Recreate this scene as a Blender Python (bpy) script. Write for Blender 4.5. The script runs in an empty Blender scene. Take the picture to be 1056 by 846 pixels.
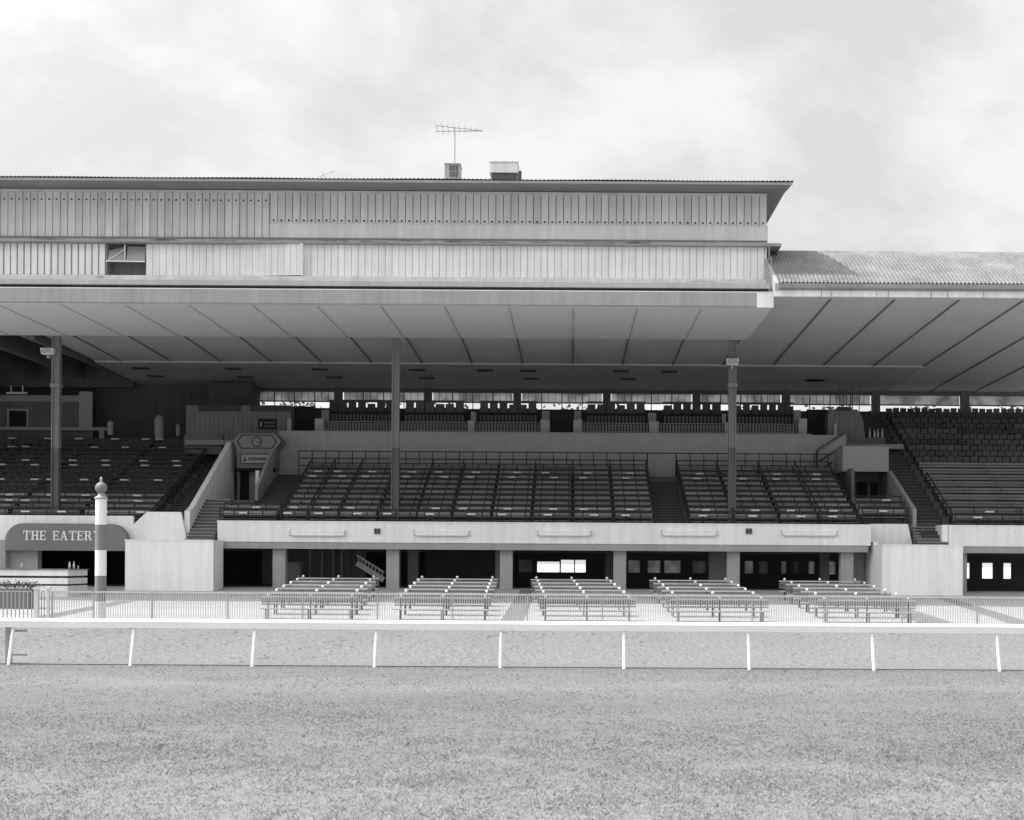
import bpy, bmesh, math, random
import numpy as np
from mathutils import Vector, Matrix
random.seed(7)
rng = np.random.default_rng(7)
scene = bpy.context.scene
COL = scene.collection
R = math.radians

# ------------------------------------------------------------------ materials
def mat(name, v, rough=0.85, amp=0.08, scale=0.6, fine=0.04, streak=0.0, bump=0.0, metal=0.0, spec=0.3):
    m = bpy.data.materials.new(name); m.use_nodes = True
    nt = m.node_tree; N = nt.nodes; L = nt.links
    b = N['Principled BSDF']
    b.inputs['Roughness'].default_value = rough
    b.inputs['Metallic'].default_value = metal
    b.inputs['Specular IOR Level'].default_value = spec
    geo = N.new('ShaderNodeNewGeometry')
    def noise(sc, vec=None, det=4):
        n = N.new('ShaderNodeTexNoise'); n.inputs['Scale'].default_value = sc
        n.inputs['Detail'].default_value = det
        L.new(vec or geo.outputs['Position'], n.inputs['Vector']); return n.outputs['Fac']
    def mul_add(a, k, c):
        x = N.new('ShaderNodeMath'); x.operation = 'MULTIPLY_ADD'
        L.new(a, x.inputs[0]); x.inputs[1].default_value = k; x.inputs[2].default_value = c; return x.outputs[0]
    def mul(a, c):
        x = N.new('ShaderNodeMath'); x.operation = 'MULTIPLY'; L.new(a, x.inputs[0]); L.new(c, x.inputs[1]); return x.outputs[0]
    f = mul_add(noise(scale), 4*amp, 1-2*amp)
    f = mul(f, mul_add(noise(scale*14, det=3), 4*fine, 1-2*fine))
    if streak:
        mp = N.new('ShaderNodeMapping'); mp.inputs['Scale'].default_value = (2.2, 2.2, 0.12)
        L.new(geo.outputs['Position'], mp.inputs['Vector'])
        f = mul(f, mul_add(noise(1.6, mp.outputs['Vector'], 6), 4*streak, 1-2*streak))
    f = mul_add(f, v, 0)
    cc = N.new('ShaderNodeCombineColor')
    for i in range(3): L.new(f, cc.inputs[i])
    L.new(cc.outputs[0], b.inputs['Base Color'])
    if bump:
        bp = N.new('ShaderNodeBump'); bp.inputs['Strength'].default_value = bump; bp.inputs['Distance'].default_value = 0.03
        L.new(noise(9, det=5), bp.inputs['Height']); L.new(bp.outputs['Normal'], b.inputs['Normal'])
    return m

M = {}
def vary(k, amt):
    m = M[k]; nt = m.node_tree; b = nt.nodes['Principled BSDF']; l = b.inputs['Base Color'].links[0]; src = l.from_socket
    oi = nt.nodes.new('ShaderNodeObjectInfo'); ma = nt.nodes.new('ShaderNodeMath'); ma.operation = 'MULTIPLY_ADD'
    nt.links.new(oi.outputs['Random'],ma.inputs[0]); ma.inputs[1].default_value = 2*amt; ma.inputs[2].default_value = 1-amt
    vm = nt.nodes.new('ShaderNodeVectorMath'); vm.operation = 'SCALE'; nt.links.new(src,vm.inputs[0]); nt.links.new(ma.outputs[0],vm.inputs['Scale'])
    nt.links.new(vm.outputs[0],b.inputs['Base Color'])
def defm(k, *a, **kw): M[k] = mat(k, *a, **kw)
defm('wall_white', 0.86, streak=0.10, amp=0.05)
defm('barrier_white', 0.86, streak=0.09, amp=0.04, scale=0.4)
defm('board', 0.68, streak=0.12, amp=0.08, scale=0.5)
defm('board_pale', 0.84, streak=0.12, amp=0.07, scale=0.5)
defm('board_b', 0.635, streak=0.16, amp=0.10, scale=0.6)
defm('board_c', 0.73, streak=0.10, amp=0.06, scale=0.6)
defm('groove', 0.22)
defm('fascia_dark', 0.24, streak=0.08, amp=0.12)
defm('fascia_mid', 0.38, streak=0.10, amp=0.10)
defm('fascia_soft', 0.30, streak=0.1, amp=0.08)
defm('flashing', 0.32, streak=0.1, amp=0.1)
defm('trim_pale', 0.68, streak=0.12, amp=0.12, scale=1.2)
defm('soffit', 0.58, amp=0.04, scale=0.3)
defm('ceiling', 0.46, amp=0.06, scale=0.3)
defm('ceiling_drop', 0.38, amp=0.08, scale=0.4)
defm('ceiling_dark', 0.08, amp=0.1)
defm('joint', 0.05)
defm('corrugated', 0.165, rough=0.75, streak=0.14, amp=0.30, scale=0.7, fine=0.28, spec=0.3)
defm('column_pale', 0.21, rough=0.6, amp=0.08, streak=0.08)
defm('column_dark', 0.12, rough=0.6)
defm('concrete', 0.36, streak=0.08, amp=0.08)
defm('concrete_dark', 0.24, amp=0.10)
defm('tread', 0.12, amp=0.15, scale=1.0)
defm('riser_dark', 0.06, amp=0.1)
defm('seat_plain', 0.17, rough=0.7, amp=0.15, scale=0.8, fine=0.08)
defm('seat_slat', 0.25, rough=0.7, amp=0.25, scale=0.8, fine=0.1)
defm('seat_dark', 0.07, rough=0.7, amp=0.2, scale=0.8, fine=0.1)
defm('pipe', 0.02, rough=0.5)
vary('seat_plain',.18); vary('seat_slat',.3); vary('seat_dark',.4)
defm('shelf_white', 0.66, amp=0.05)
defm('kiosk', 0.15, amp=0.1, streak=0.08)
defm('kiosk_slat', 0.20, amp=0.1)
defm('kiosk_pale', 0.34, amp=0.08, streak=0.06)
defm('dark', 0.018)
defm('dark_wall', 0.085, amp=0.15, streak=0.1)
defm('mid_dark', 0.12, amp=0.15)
defm('parapet', 0.33, amp=0.05, streak=0.05)
defm('frosted', 0.62, amp=0.12, scale=1.4)
defm('sign_grey', 0.20, rough=0.7, amp=0.06, streak=0.05)
defm('paint_white', 0.80, rough=0.45, amp=0.04, spec=0.5)
defm('rail_side', 0.55, rough=0.5, amp=0.05)
defm('pole_grey', 0.20, rough=0.5, amp=0.08)
defm('metal_grey', 0.34, rough=0.45, amp=0.08, spec=0.5)
defm('galv', 0.42, rough=0.5, amp=0.10, spec=0.5)
defm('bench_slat', 0.16, rough=0.7, amp=0.15, scale=1.5, fine=0.08)
defm('bench_lit', 0.42, rough=0.7, amp=0.15, scale=1.5, fine=0.08)  # paler slat tone, sunlight on seats and top slats put into the colour
defm('apron', 0.37, amp=0.10, scale=0.30, fine=0.07, bump=0.05)
defm('asphalt_and_shadow', 0.17, amp=0.12, scale=0.8, fine=0.08)  # also colours the painted shadow band on the left of the apron
defm('ground', 0.42, amp=0.1, scale=0.05)
defm('leaf', 0.07, amp=0.3, scale=1.2)
defm('leaf_light', 0.12, amp=0.3, scale=1.2)
defm('bark', 0.08, amp=0.2)
defm('fence_metal', 0.50, rough=0.5, amp=0.06)
defm('fence_post', 0.38, rough=0.5, amp=0.06)
defm('lamp_white', 0.75, rough=0.4)
defm('shade_grey', 0.30)

def pane_mat(name, v, t):
    m = bpy.data.materials.new(name); m.use_nodes = True; nt = m.node_tree; N = nt.nodes; L = nt.links; N.clear()
    o = N.new('ShaderNodeOutputMaterial'); mx = N.new('ShaderNodeMixShader'); d = N.new('ShaderNodeBsdfDiffuse'); tr = N.new('ShaderNodeBsdfTranslucent')
    geo = N.new('ShaderNodeNewGeometry'); n = N.new('ShaderNodeTexNoise'); n.inputs['Scale'].default_value = 1.1; L.new(geo.outputs['Position'],n.inputs['Vector'])
    r = N.new('ShaderNodeValToRGB'); r.color_ramp.elements[0].color = (v*.6,)*3+(1,); r.color_ramp.elements[1].color = (v,)*3+(1,); r.color_ramp.elements[0].position=.35; r.color_ramp.elements[1].position=.6
    L.new(n.outputs['Fac'],r.inputs['Fac']); L.new(r.outputs[0],tr.inputs['Color']); L.new(r.outputs[0],d.inputs['Color'])
    mx.inputs[0].default_value = t; L.new(d.outputs[0],mx.inputs[1]); L.new(tr.outputs[0],mx.inputs[2]); L.new(mx.outputs[0],o.inputs[0])
    M[name] = m
pane_mat('frosted_pane', .60, .85)
pane_mat('dim_pane', .95, .9); pane_mat('dark_pane', .5, .9)
vary('bench_slat',.3)
# ------------------------------------------------------------------ mesh builder
class MB:
    def __init__(s): s.v = []; s.f = []; s.m = []; s.sm = []
    def add(s, vs, fs, m=0, smooth=False):
        o = len(s.v); s.v += [tuple(p) for p in vs]
        for f in fs:
            s.f.append(tuple(i+o for i in f)); s.m.append(m); s.sm.append(smooth)
        return s
    def box(s, x0, x1, y0, y1, z0, z1, m=0):
        if x0 > x1: x0, x1 = x1, x0
        if y0 > y1: y0, y1 = y1, y0
        if z0 > z1: z0, z1 = z1, z0
        vs = [(x0,y0,z0),(x1,y0,z0),(x1,y1,z0),(x0,y1,z0),(x0,y0,z1),(x1,y0,z1),(x1,y1,z1),(x0,y1,z1)]
        return s.add(vs, [(3,2,1,0),(4,5,6,7),(0,1,5,4),(1,2,6,5),(2,3,7,6),(3,0,4,7)], m)
    def prism(s, poly, a, b, axis='x', m=0):
        # poly: 2D points in the plane perpendicular to axis: x->(y,z)  y->(x,z)  z->(x,y)
        def p3(p, t):
            return (t,p[0],p[1]) if axis=='x' else (p[0],t,p[1]) if axis=='y' else (p[0],p[1],t)
        n = len(poly); vs = [p3(p,a) for p in poly]+[p3(p,b) for p in poly]
        fs = [tuple(range(n))[::-1], tuple(range(n,2*n))]
        for i in range(n): fs.append((i,(i+1)%n,(i+1)%n+n,i+n))
        return s.add(vs, fs, m)
    def bar(s, p, q, w, h=None, m=0):
        p, q = Vector(p), Vector(q); h = h or w
        d = (q-p).normalized()
        up = Vector((0,0,1)) if abs(d.z) < .95 else Vector((0,1,0))
        sx = d.cross(up).normalized(); sz = sx.cross(d)
        vs = []
        for c in (p,q):
            for a,b in ((-1,-1),(1,-1),(1,1),(-1,1)): vs.append(c+sx*a*w/2+sz*b*h/2)
        return s.add(vs, [(3,2,1,0),(4,5,6,7),(0,1,5,4),(1,2,6,5),(2,3,7,6),(3,0,4,7)], m)
    def tube(s, p, q, r, n=10, r2=None, m=0, smooth=True):
        p, q = Vector(p), Vector(q); r2 = r if r2 is None else r2
        d = (q-p).normalized()
        up = Vector((0,0,1)) if abs(d.z) < .95 else Vector((1,0,0))
        a = d.cross(up).normalized(); b = a.cross(d)
        vs = []
        for c,rr in ((p,r),(q,r2)):
            for i in range(n):
                t = 2*math.pi*i/n; vs.append(c+a*math.cos(t)*rr+b*math.sin(t)*rr)
        s.add(vs, [(i,(i+1)%n,(i+1)%n+n,i+n) for i in range(n)], m, smooth)
        s.add(vs[:n], [tuple(range(n))[::-1]], m); s.add(vs[n:], [tuple(range(n))], m)
        return s
    def lathe(s, c, prof, n=16, m=0):
        vs = []
        for r,z in prof:
            for i in range(n):
                t = 2*math.pi*i/n; vs.append((c[0]+r*math.cos(t), c[1]+r*math.sin(t), c[2]+z))
        fs = []
        for k in range(len(prof)-1):
            for i in range(n): fs.append((k*n+i,k*n+(i+1)%n,(k+1)*n+(i+1)%n,(k+1)*n+i))
        fs.append(tuple(range(n))[::-1]); fs.append(tuple((len(prof)-1)*n+i for i in range(n)))
        return s.add(vs, fs, m, True)
    def ball(s, c, r, n=12, m=0):
        prof = [(max(1e-3,r*math.sin(math.pi*k/8)), -r*math.cos(math.pi*k/8)) for k in range(9)]
        return s.lathe(c, prof, n, m)
    def build(s, name, mats, parent=None, origin=None):
        me = bpy.data.meshes.new(name)
        if not isinstance(mats, (list,tuple)): mats = [mats]
        vs = s.v
        if origin is not None:
            vs = [(x-origin[0],y-origin[1],z-origin[2]) for x,y,z in vs]
        elif parent is not None:
            w = Vector((0,0,0)); p = parent
            while p is not None: w = w+p.location; p = p.parent
            vs = [(x-w.x,y-w.y,z-w.z) for x,y,z in vs]
        me.from_pydata(vs, [], s.f)
        for k in mats: me.materials.append(M[k])
        me.polygons.foreach_set('material_index', s.m)
        me.polygons.foreach_set('use_smooth', s.sm)
        me.validate(); me.update()
        bm = bmesh.new(); bm.from_mesh(me); bmesh.ops.recalc_face_normals(bm, faces=bm.faces); bm.to_mesh(me); bm.free()
        o = bpy.data.objects.new(name, me); COL.objects.link(o)
        if parent is not None: o.parent = parent
        if origin is not None: o.location = origin
        return o
    def base(s):
        xs = [p[0] for p in s.v]; ys = [p[1] for p in s.v]; zs = [p[2] for p in s.v]
        return ((min(xs)+max(xs))/2, (min(ys)+max(ys))/2, min(zs))

def ribbed(x0,x1,y,z0,z1,p=.3):
    g = MB(); n = max(1,round((x1-x0)/p)); w = (x1-x0)/n
    for k in range(n): g.box(x0+w*k+.02,x0+w*(k+1)-.02,y-.025,y-.001,z0,z1)
    return g
def tag(o, label, cat, group=None):
    o['label'] = label; o['category'] = cat
    if group: o['group'] = group
    return o
def thing(name, label, cat, loc=(0,0,0), group=None):
    o = bpy.data.objects.new(name, None); COL.objects.link(o)
    o.location = loc; o.empty_display_size = .3
    return tag(o, label, cat, group)
def solo(name, mb, mats, label, cat, group=None):
    return tag(mb.build(name, mats, origin=mb.base()), label, cat, group)
def struct(name, mb, mats):
    o = mb.build(name, mats); o['kind'] = 'structure'; return o
def dup(root, loc, label=None, group=None, rotz=None, only=None):
    r = root.copy(); COL.objects.link(r); r.location = loc
    if rotz is not None: r.rotation_euler = (0,0,rotz)
    if label: r['label'] = label
    if group: r['group'] = group
    for ch in list(root.children):
        c = ch.copy(); COL.objects.link(c); c.parent = r
        for g in list(ch.children):
            d = g.copy(); COL.objects.link(d); d.parent = c
    return r
ORD = ['first','second','third','fourth','fifth','sixth','seventh','eighth','ninth','tenth','eleventh','twelfth','thirteenth','fourteenth','fifteenth','sixteenth','seventeenth','eighteenth','nineteenth','twentieth']

# ------------------------------------------------------------------ measured frame: y is the distance from the camera
F, CX, HY, H, ROLL = 1350.0, 588.0, 580.0, 2.63, 0.0063
def X(px, D, py=580): return ((px-CX)+(py-HY)*ROLL)*D/F
def Z(py, D, px=588): return H-((py-HY)-(px-CX)*ROLL)*D/F
XL, XR = -42.0, 33.0      # ends of the stand

# ================================================================== SETTING
g = MB(); g.add([(-900,-60,-0.02),(900,-60,-0.02),(900,1500,-0.02),(-900,1500,-0.02)], [(0,1,2,3)]); struct('ground', g, 'ground')

# turf course: textured sheet
def turf_material():
    m = bpy.data.materials.new('turf'); m.use_nodes = True
    nt = m.node_tree; N = nt.nodes; L = nt.links; b = N['Principled BSDF']; b.inputs['Roughness'].default_value = .9
    b.inputs['Specular IOR Level'].default_value = .2
    geo = N.new('ShaderNodeNewGeometry')
    def noise(sc, mapscale=(1,1,1), det=5, rgh=.6):
        mp = N.new('ShaderNodeMapping'); mp.inputs['Scale'].default_value = mapscale
        L.new(geo.outputs['Position'], mp.inputs['Vector'])
        n = N.new('ShaderNodeTexNoise'); n.inputs['Scale'].default_value = sc; n.inputs['Detail'].default_value = det
        n.inputs['Roughness'].default_value = rgh
        L.new(mp.outputs['Vector'], n.inputs['Vector']); return n.outputs['Fac']
    def ma(a,k,c):
        x = N.new('ShaderNodeMath'); x.operation='MULTIPLY_ADD'; L.new(a,x.inputs[0]); x.inputs[1].default_value=k; x.inputs[2].default_value=c; return x.outputs[0]
    def mul(a,c):
        x = N.new('ShaderNodeMath'); x.operation='MULTIPLY'; L.new(a,x.inputs[0]); L.new(c,x.inputs[1]); return x.outputs[0]
    f = mul(ma(noise(.35,(.35,1.0,1)),.5,.75), ma(noise(3.0,(.5,1.6,1)),.5,.75))
    f = mul(f, ma(noise(34,(.8,1,1),4,.7),.4,.8))
    f = mul(f, ma(noise(11,(1,.42,1),4,.6),.9,.55))
    f = ma(f, TURF_V, 0)
    cc = N.new('ShaderNodeCombineColor')
    for i in range(3): L.new(f, cc.inputs[i])
    L.new(cc.outputs[0], b.inputs['Base Color'])
    bp = N.new('ShaderNodeBump'); bp.inputs['Strength'].default_value=.5; bp.inputs['Distance'].default_value=.03
    L.new(noise(25,(1,1,1),5,.7), bp.inputs['Height']); L.new(bp.outputs['Normal'], b.inputs['Normal'])
    return m
TURF_V = 0.205
M['turf'] = turf_material()
def band_factor(nt):
    N = nt.nodes; L = nt.links; geo = N.new('ShaderNodeNewGeometry'); sp_ = N.new('ShaderNodeSeparateXYZ'); L.new(geo.outputs['Position'],sp_.inputs[0])
    nz = N.new('ShaderNodeTexNoise'); nz.inputs['Scale'].default_value = .45; nz.inputs['Detail'].default_value = 5; L.new(geo.outputs['Position'],nz.inputs['Vector'])
    a = N.new('ShaderNodeMath'); a.operation = 'MULTIPLY_ADD'; L.new(nz.outputs['Fac'],a.inputs[0]); a.inputs[1].default_value = 5.0; L.new(sp_.outputs['Y'],a.inputs[2])
    m = N.new('ShaderNodeMapRange'); L.new(a.outputs[0],m.inputs['Value']); m.inputs['From Min'].default_value = 10; m.inputs['From Max'].default_value = 38
    r = N.new('ShaderNodeValToRGB'); e = r.color_ramp.elements
    for k,(p,v) in enumerate(((0,1.0),(.27,.97),(.36,.80),(.52,.72),(.66,.74),(.73,.86),(.79,.76),(1,.68))):
        q = e[k] if k < 2 else e.new(p)
        q.position = p; q.color = (v,v,v,1)
    L.new(m.outputs[0],r.inputs['Fac']); return r.outputs[0]
def blade_mat(name, v):
    m = bpy.data.materials.new(name); m.use_nodes = True; nt = m.node_tree; N = nt.nodes; L = nt.links; N.clear()
    o = N.new('ShaderNodeOutputMaterial'); mx = N.new('ShaderNodeMixShader'); d = N.new('ShaderNodeBsdfDiffuse'); tr = N.new('ShaderNodeBsdfTranslucent')
    f = band_factor(nt); vm = N.new('ShaderNodeVectorMath'); vm.operation = 'SCALE'; vm.inputs['Scale'].default_value = v; L.new(f,vm.inputs[0])
    L.new(vm.outputs[0],d.inputs['Color']); L.new(vm.outputs[0],tr.inputs['Color']); mx.inputs[0].default_value = .5
    L.new(d.outputs[0],mx.inputs[1]); L.new(tr.outputs[0],mx.inputs[2]); L.new(mx.outputs[0],o.inputs[0]); M[name] = m
blade_mat('blade_light', .52); blade_mat('blade_dark', .46)
def band_turf():
    nt = M['turf'].node_tree; b = nt.nodes['Principled BSDF']; src = b.inputs['Base Color'].links[0].from_socket
    vm = nt.nodes.new('ShaderNodeVectorMath'); vm.operation = 'MULTIPLY'; nt.links.new(src,vm.inputs[0]); nt.links.new(band_factor(nt),vm.inputs[1]); nt.links.new(vm.outputs[0],b.inputs['Base Color'])
band_turf()

# gently uneven turf surface (fine grid)
def uneven(name, x0, x1, y0, y1, nx, ny, fn, mats):
    xs = np.linspace(x0,x1,nx); ys = np.linspace(y0,y1,ny)
    XX,YY = np.meshgrid(xs,ys); ZZ = fn(XX,YY)
    vs = np.stack([XX.ravel(),YY.ravel(),ZZ.ravel()],1)
    me = bpy.data.meshes.new(name)
    i = (np.arange(ny-1)[:,None]*nx+np.arange(nx-1)[None,:]).ravel()
    quads = np.stack([i,i+1,i+nx+1,i+nx],1)
    me.vertices.add(len(vs)); me.vertices.foreach_set('co', vs.ravel())
    me.loops.add(quads.size); me.loops.foreach_set('vertex_index', quads.ravel())
    me.polygons.add(len(quads)); me.polygons.foreach_set('loop_start', np.arange(0,quads.size,4)); me.polygons.foreach_set('loop_total', np.full(len(quads),4))
    me.update(); me.validate(); me.materials.append(M[mats])
    o = bpy.data.objects.new(name, me); COL.objects.link(o); o['kind']='structure'; return o
def smooth_noise(XX, YY, cell, seed):
    r = np.random.default_rng(seed); n = 256; t = r.random((n,n))
    u = XX/cell[0]+1000; v = YY/cell[1]+1000
    iu = np.floor(u).astype(int); iv = np.floor(v).astype(int); fu = u-iu; fv = v-iv
    fu = fu*fu*(3-2*fu); fv = fv*fv*(3-2*fv)
    g = lambda a,b: t[a%n,b%n]
    return (g(iu,iv)*(1-fu)+g(iu+1,iv)*fu)*(1-fv)+(g(iu,iv+1)*(1-fu)+g(iu+1,iv+1)*fu)*fv
def turf_z(XX,YY): return .02*(smooth_noise(XX,YY,(1.7,.9),3)-.5)*np.clip((33.0-YY)/2,0,1)
uneven('turf', -30, 30, 5, 33.0, 500, 380, turf_z, 'turf')
g = MB(); g.add([(-120,-50,-.006),(120,-50,-.006),(120,5.0,-.006),(-120,5.0,-.006)], [(0,1,2,3)]); 
g.add([(-120,5,-.016),(-30,5,-.016),(-30,33,-.016),(-120,33,-.016)], [(0,1,2,3)]); g.add([(30,5,-.016),(120,5,-.016),(120,33,-.016),(30,33,-.016)], [(0,1,2,3)])
struct('field', g, 'turf')

# grass blades
def grass():
    n = 1000000
    d = 9.5+ (32.6-9.5)*rng.random(n)**1.7
    x = (rng.random(n)*2-1)*(d*0.47+.8) + d*(-.045)
    dens = smooth_noise(x,d,(1.9,1.2),11)*.30+smooth_noise(x,d,(.34,.5),12)*.30+smooth_noise(x,d,(.11,.16),13)*.25+.08
    keep = rng.random(n) < np.clip((dens*1.7-.25)*np.clip((27-d)/9,.25,1),.05,1)
    x,d,dens = x[keep],d[keep],dens[keep]; n = len(x)
    z = turf_z(x,d)
    h = (.012+.022*rng.random(n))*(.4+1.1*dens); w = .0016+.00022*d
    a = rng.random(n)*math.pi*2; lean = h*(1.2+1.8*rng.random(n)); la = rng.random(n)*math.pi*2
    p0 = np.stack([x-np.cos(a)*w,d-np.sin(a)*w,z-.004],1); p1 = np.stack([x+np.cos(a)*w,d+np.sin(a)*w,z-.004],1)
    p2 = np.stack([x+np.cos(la)*lean,d+np.sin(la)*lean,z+h],1)
    vs = np.stack([p0,p1,p2],1).reshape(-1,3)
    me = bpy.data.meshes.new('grass')
    me.vertices.add(3*n); me.vertices.foreach_set('co', vs.ravel())
    me.loops.add(3*n); me.loops.foreach_set('vertex_index', np.arange(3*n))
    me.polygons.add(n); me.polygons.foreach_set('loop_start', np.arange(0,3*n,3)); me.polygons.foreach_set('loop_total', np.full(n,3))
    me.materials.append(M['blade_light']); me.materials.append(M['blade_dark'])
    me.polygons.foreach_set('material_index', (rng.random(n) > np.clip(dens*1.1,0,1)*.8).astype(int))
    me.polygons.foreach_set('use_smooth', np.ones(n,bool))
    me.update()
    nn = np.stack([rng.normal(0,.12,n),rng.normal(0,.12,n),np.ones(n)],1); nn /= np.linalg.norm(nn,axis=1)[:,None]
    me.normals_split_custom_set(np.repeat(nn,3,axis=0).tolist())
    o = bpy.data.objects.new('grass', me); COL.objects.link(o); o['kind']='stuff'
    tag(o, 'short worn grass of the turf course in front of the white rail', 'grass')
grass()

# dirt main track
M['dirt'] = mat('dirt', 0.185, rough=.95, amp=.05, scale=1.6, fine=.22, bump=.6, spec=.1)
def dirt_z(XX,YY):
    e = np.clip((YY-32.75)/.5,0,1)*np.clip((52.3-YY)/.4,0,1)
    XX,YY = XX*.83+YY*.56+3*np.sin(YY*.21), YY*.83-XX*.56+.3*np.sin(XX*1.3)
    n1 = smooth_noise(XX,YY,(.24,.15),21); n2 = smooth_noise(XX,YY,(.12,.09),22); n3 = smooth_noise(XX,YY,(1.5,.9),23)
    n4 = smooth_noise(XX,YY,(.10,.08),25); c = np.clip(n1-.80,0,1)*.26+np.clip(n2-.6,0,1)*.07+np.clip(n4-.6,0,1)*.09+.015*n3
    return .012+e*c
uneven('dirt_track', -26, 22, 32.7, 52.5, 1500, 330, dirt_z, 'dirt')
g = MB()
for a,b in ((-120,-26),(22,120)): g.add([(a,32.7,.004),(b,32.7,.004),(b,52.5,.004),(a,52.5,.004)], [(0,1,2,3)])
struct('dirt_track_end', g, 'dirt')

# sloping concrete apron, kerb at its foot
AP0, AP1 = 52.5, 70.6
def apron_z(y): return .06+.062*(y-AP0)
g = MB(); g.prism([(AP0,-.1),(AP0,.06),(AP1,apron_z(AP1)),(AP1,-.1)], -70, 60)
struct('apron', g, 'apron')
g = MB(); r2 = random.Random(5)
def ap_quad(x0,x1,y0,y1): g.add([(x0,y0,apron_z(y0)+.004),(x1,y0,apron_z(y0)+.004),(x1,y1,apron_z(y1)+.004),(x0,y1,apron_z(y1)+.004)],[(0,1,2,3)])
for k in range(-12,11): ap_quad(3.05*k-.02,3.05*k+.02,53,69.9)
struct('apron_joint',g,'concrete')
g = MB()
for y in (56.1,59.2,62.3,65.4):
    for k in range(-12,10): ap_quad(3.05*k+.021,3.05*k+3.029,y-.02,y+.02)
struct('apron_joint',g,'concrete')
def strip(name, x0, x1, y0, y1, m):
    g = MB(); g.add([(x0[0],y0,apron_z(y0)+.005),(x0[1],y0,apron_z(y0)+.005),(x1[1],y1,apron_z(y1)+.005),(x1[0],y1,apron_z(y1)+.005)], [(0,1,2,3)])
    return struct(name, g, m)
strip('path_and_shadow', (-2.9,-1.95), (-2.65,-1.75), 53.2, 70, 'asphalt_and_shadow')
strip('path_and_shadow', (18.3,19.4), (18.6,19.3), 53.2, 67.9, 'asphalt_and_shadow')
strip('path_and_shadow', (14.5,16.1), (14.7,15.5), 53.2, 66, 'asphalt_and_shadow')
strip('path_and_shadow', (-22.6,-21.6), (-21.4,-20.6), 53.2, 62, 'asphalt_and_shadow')  # faint shadow band on the concrete, painted in as a dark strip

# ================================================================== NEAR RACING RAIL
rail = thing('racing_rail', 'long white racing rail on slanted posts between turf and dirt track', 'rail', (0,32.6,0))
g = MB(); g.prism([(32.475,.93),(32.465,1.05),(32.46,1.09),(32.50,1.135),(32.60,1.155),(32.66,1.12),(32.66,.93)], -24, 22)
g.build('top_rail', 'paint_white', rail)
for px in (14,139,264,389.5,516.5,643.5,772,900,1029):
    x = X(px-(2 if px<500 else 0),32.45,670); g = MB()
    g.tube((x,32.28,0),(x,32.55,.93),.042,10); g.build('post','paint_white',rail)
for x in (-22.9,-19.9,-16.85,13.62,16.7,19.7): 
    g = MB(); g.tube((x,32.28,0),(x,32.55,.93),.042,10); g.build('post','paint_white',rail)
g = MB(); g.box(-14.12,-13.98,32.75,32.85,0,1.05); g.box(-13.98,-13.6,32.78,32.82,.8,.86); g.box(-13.98,-13.6,32.78,32.82,.2,.25)
solo('gate_post', g, 'metal_grey', 'short dark grey gate post just behind the white rail', 'post')

# ================================================================== FURLONG POLE
PD = 53.7; ps = F/PD
px0 = X(104,PD,570); zb = apron_z(PD)
pole = thing('furlong_pole', 'tall round pole banded white and grey with a ball finial, behind the fence', 'pole', (px0,PD,zb))
zt = Z(515,PD,104); bh = 26.3/ps
edges = [zt]
while edges[-1]-bh > zb: edges.append(edges[-1]-bh)
edges.append(zb)
for k in range(len(edges)-1):
    g = MB(); g.tube((px0,PD,edges[k+1]),(px0,PD,edges[k]),.225,24); g.build('band', 'paint_white' if k%2==0 else 'pole_grey', pole)
g = MB(); g.lathe((px0,PD,zt), [(.24,0),(.27,.03),(.25,.09),(.14,.14),(.12,.22),(.15,.26)], 20); g.build('collar','metal_grey',pole)
g = MB(); g.ball((px0,PD,zt+.47),.24,20); b_ = g.build('ball','pole_grey',pole)
g = MB(); g.lathe((px0,PD,zt+.69), [(.09,0),(.04,.05),(.06,.10),(.05,.16),(.012,.24)], 12); g.build('finial','metal_grey',pole)

# ================================================================== APRON FENCE
FD = 53.1; FZ = apron_z(FD); FT = FZ+1.24
fence = thing('picket_fence', 'long pale metal picket fence along the foot of the concrete apron', 'fence', (0,FD,FZ))
fx = [X(p,FD) for p in (54,97,157,235)]
while fx[-1] < 27: fx.append(fx[-1]+77.3*FD/F)
proto = None
for i in range(len(fx)-1):
    a,b = fx[i],fx[i+1]
    g = MB(); g.box(a-.035,a+.035,FD-.035,FD+.035,FZ,FT-.01); g.build('post','fence_post',fence)
    g = MB(); g.box(a+.036,b-.036,FD-.03,FD+.03,FT-.07,FT); g.build('top_rail','fence_metal',fence)
    g = MB(); g.box(a+.036,b-.036,FD-.02,FD+.02,FZ+.10,FZ+.14)
    n = int((b-a)/.098)
    for k in range(1,n): x = a+(b-a)*k/n; g.box(x-.014,x+.014,FD-.012,FD+.012,FZ+.141,FT-.071)
    g.build('picket_panel','fence_metal',fence)
gate = thing('picket_gate', 'dark barred gate with pale square posts, left end of the picket fence', 'gate', (X(25,FD),FD,FZ))
for pxx,w in ((38,.085),(50,.05)):
    x = X(pxx,FD); g = MB(); g.box(x-w,x+w,FD-w,FD+w,FZ,FT+.05); g.box(x-w-.02,x+w+.02,FD-w-.02,FD+w+.02,FT+.05,FT+.09); g.build('post','rail_side',gate)
for a,b in ((-30,33),(43,46)):
    g = MB(); xa,xb = X(a,FD),X(b,FD); g.box(xa,xb,FD-.025,FD+.025,FT-.06,FT); g.box(xa,xb,FD-.025,FD+.025,FZ+.08,FZ+.13)
    n = max(1,int((xb-xa)/.16))
    for k in range(n+1): x = xa+(xb-xa)*k/n; g.box(x-.018,x+.018,FD-.018,FD+.018,FZ+.131,FT-.061)
    g.build('barred_leaf','metal_grey',gate)

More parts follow.
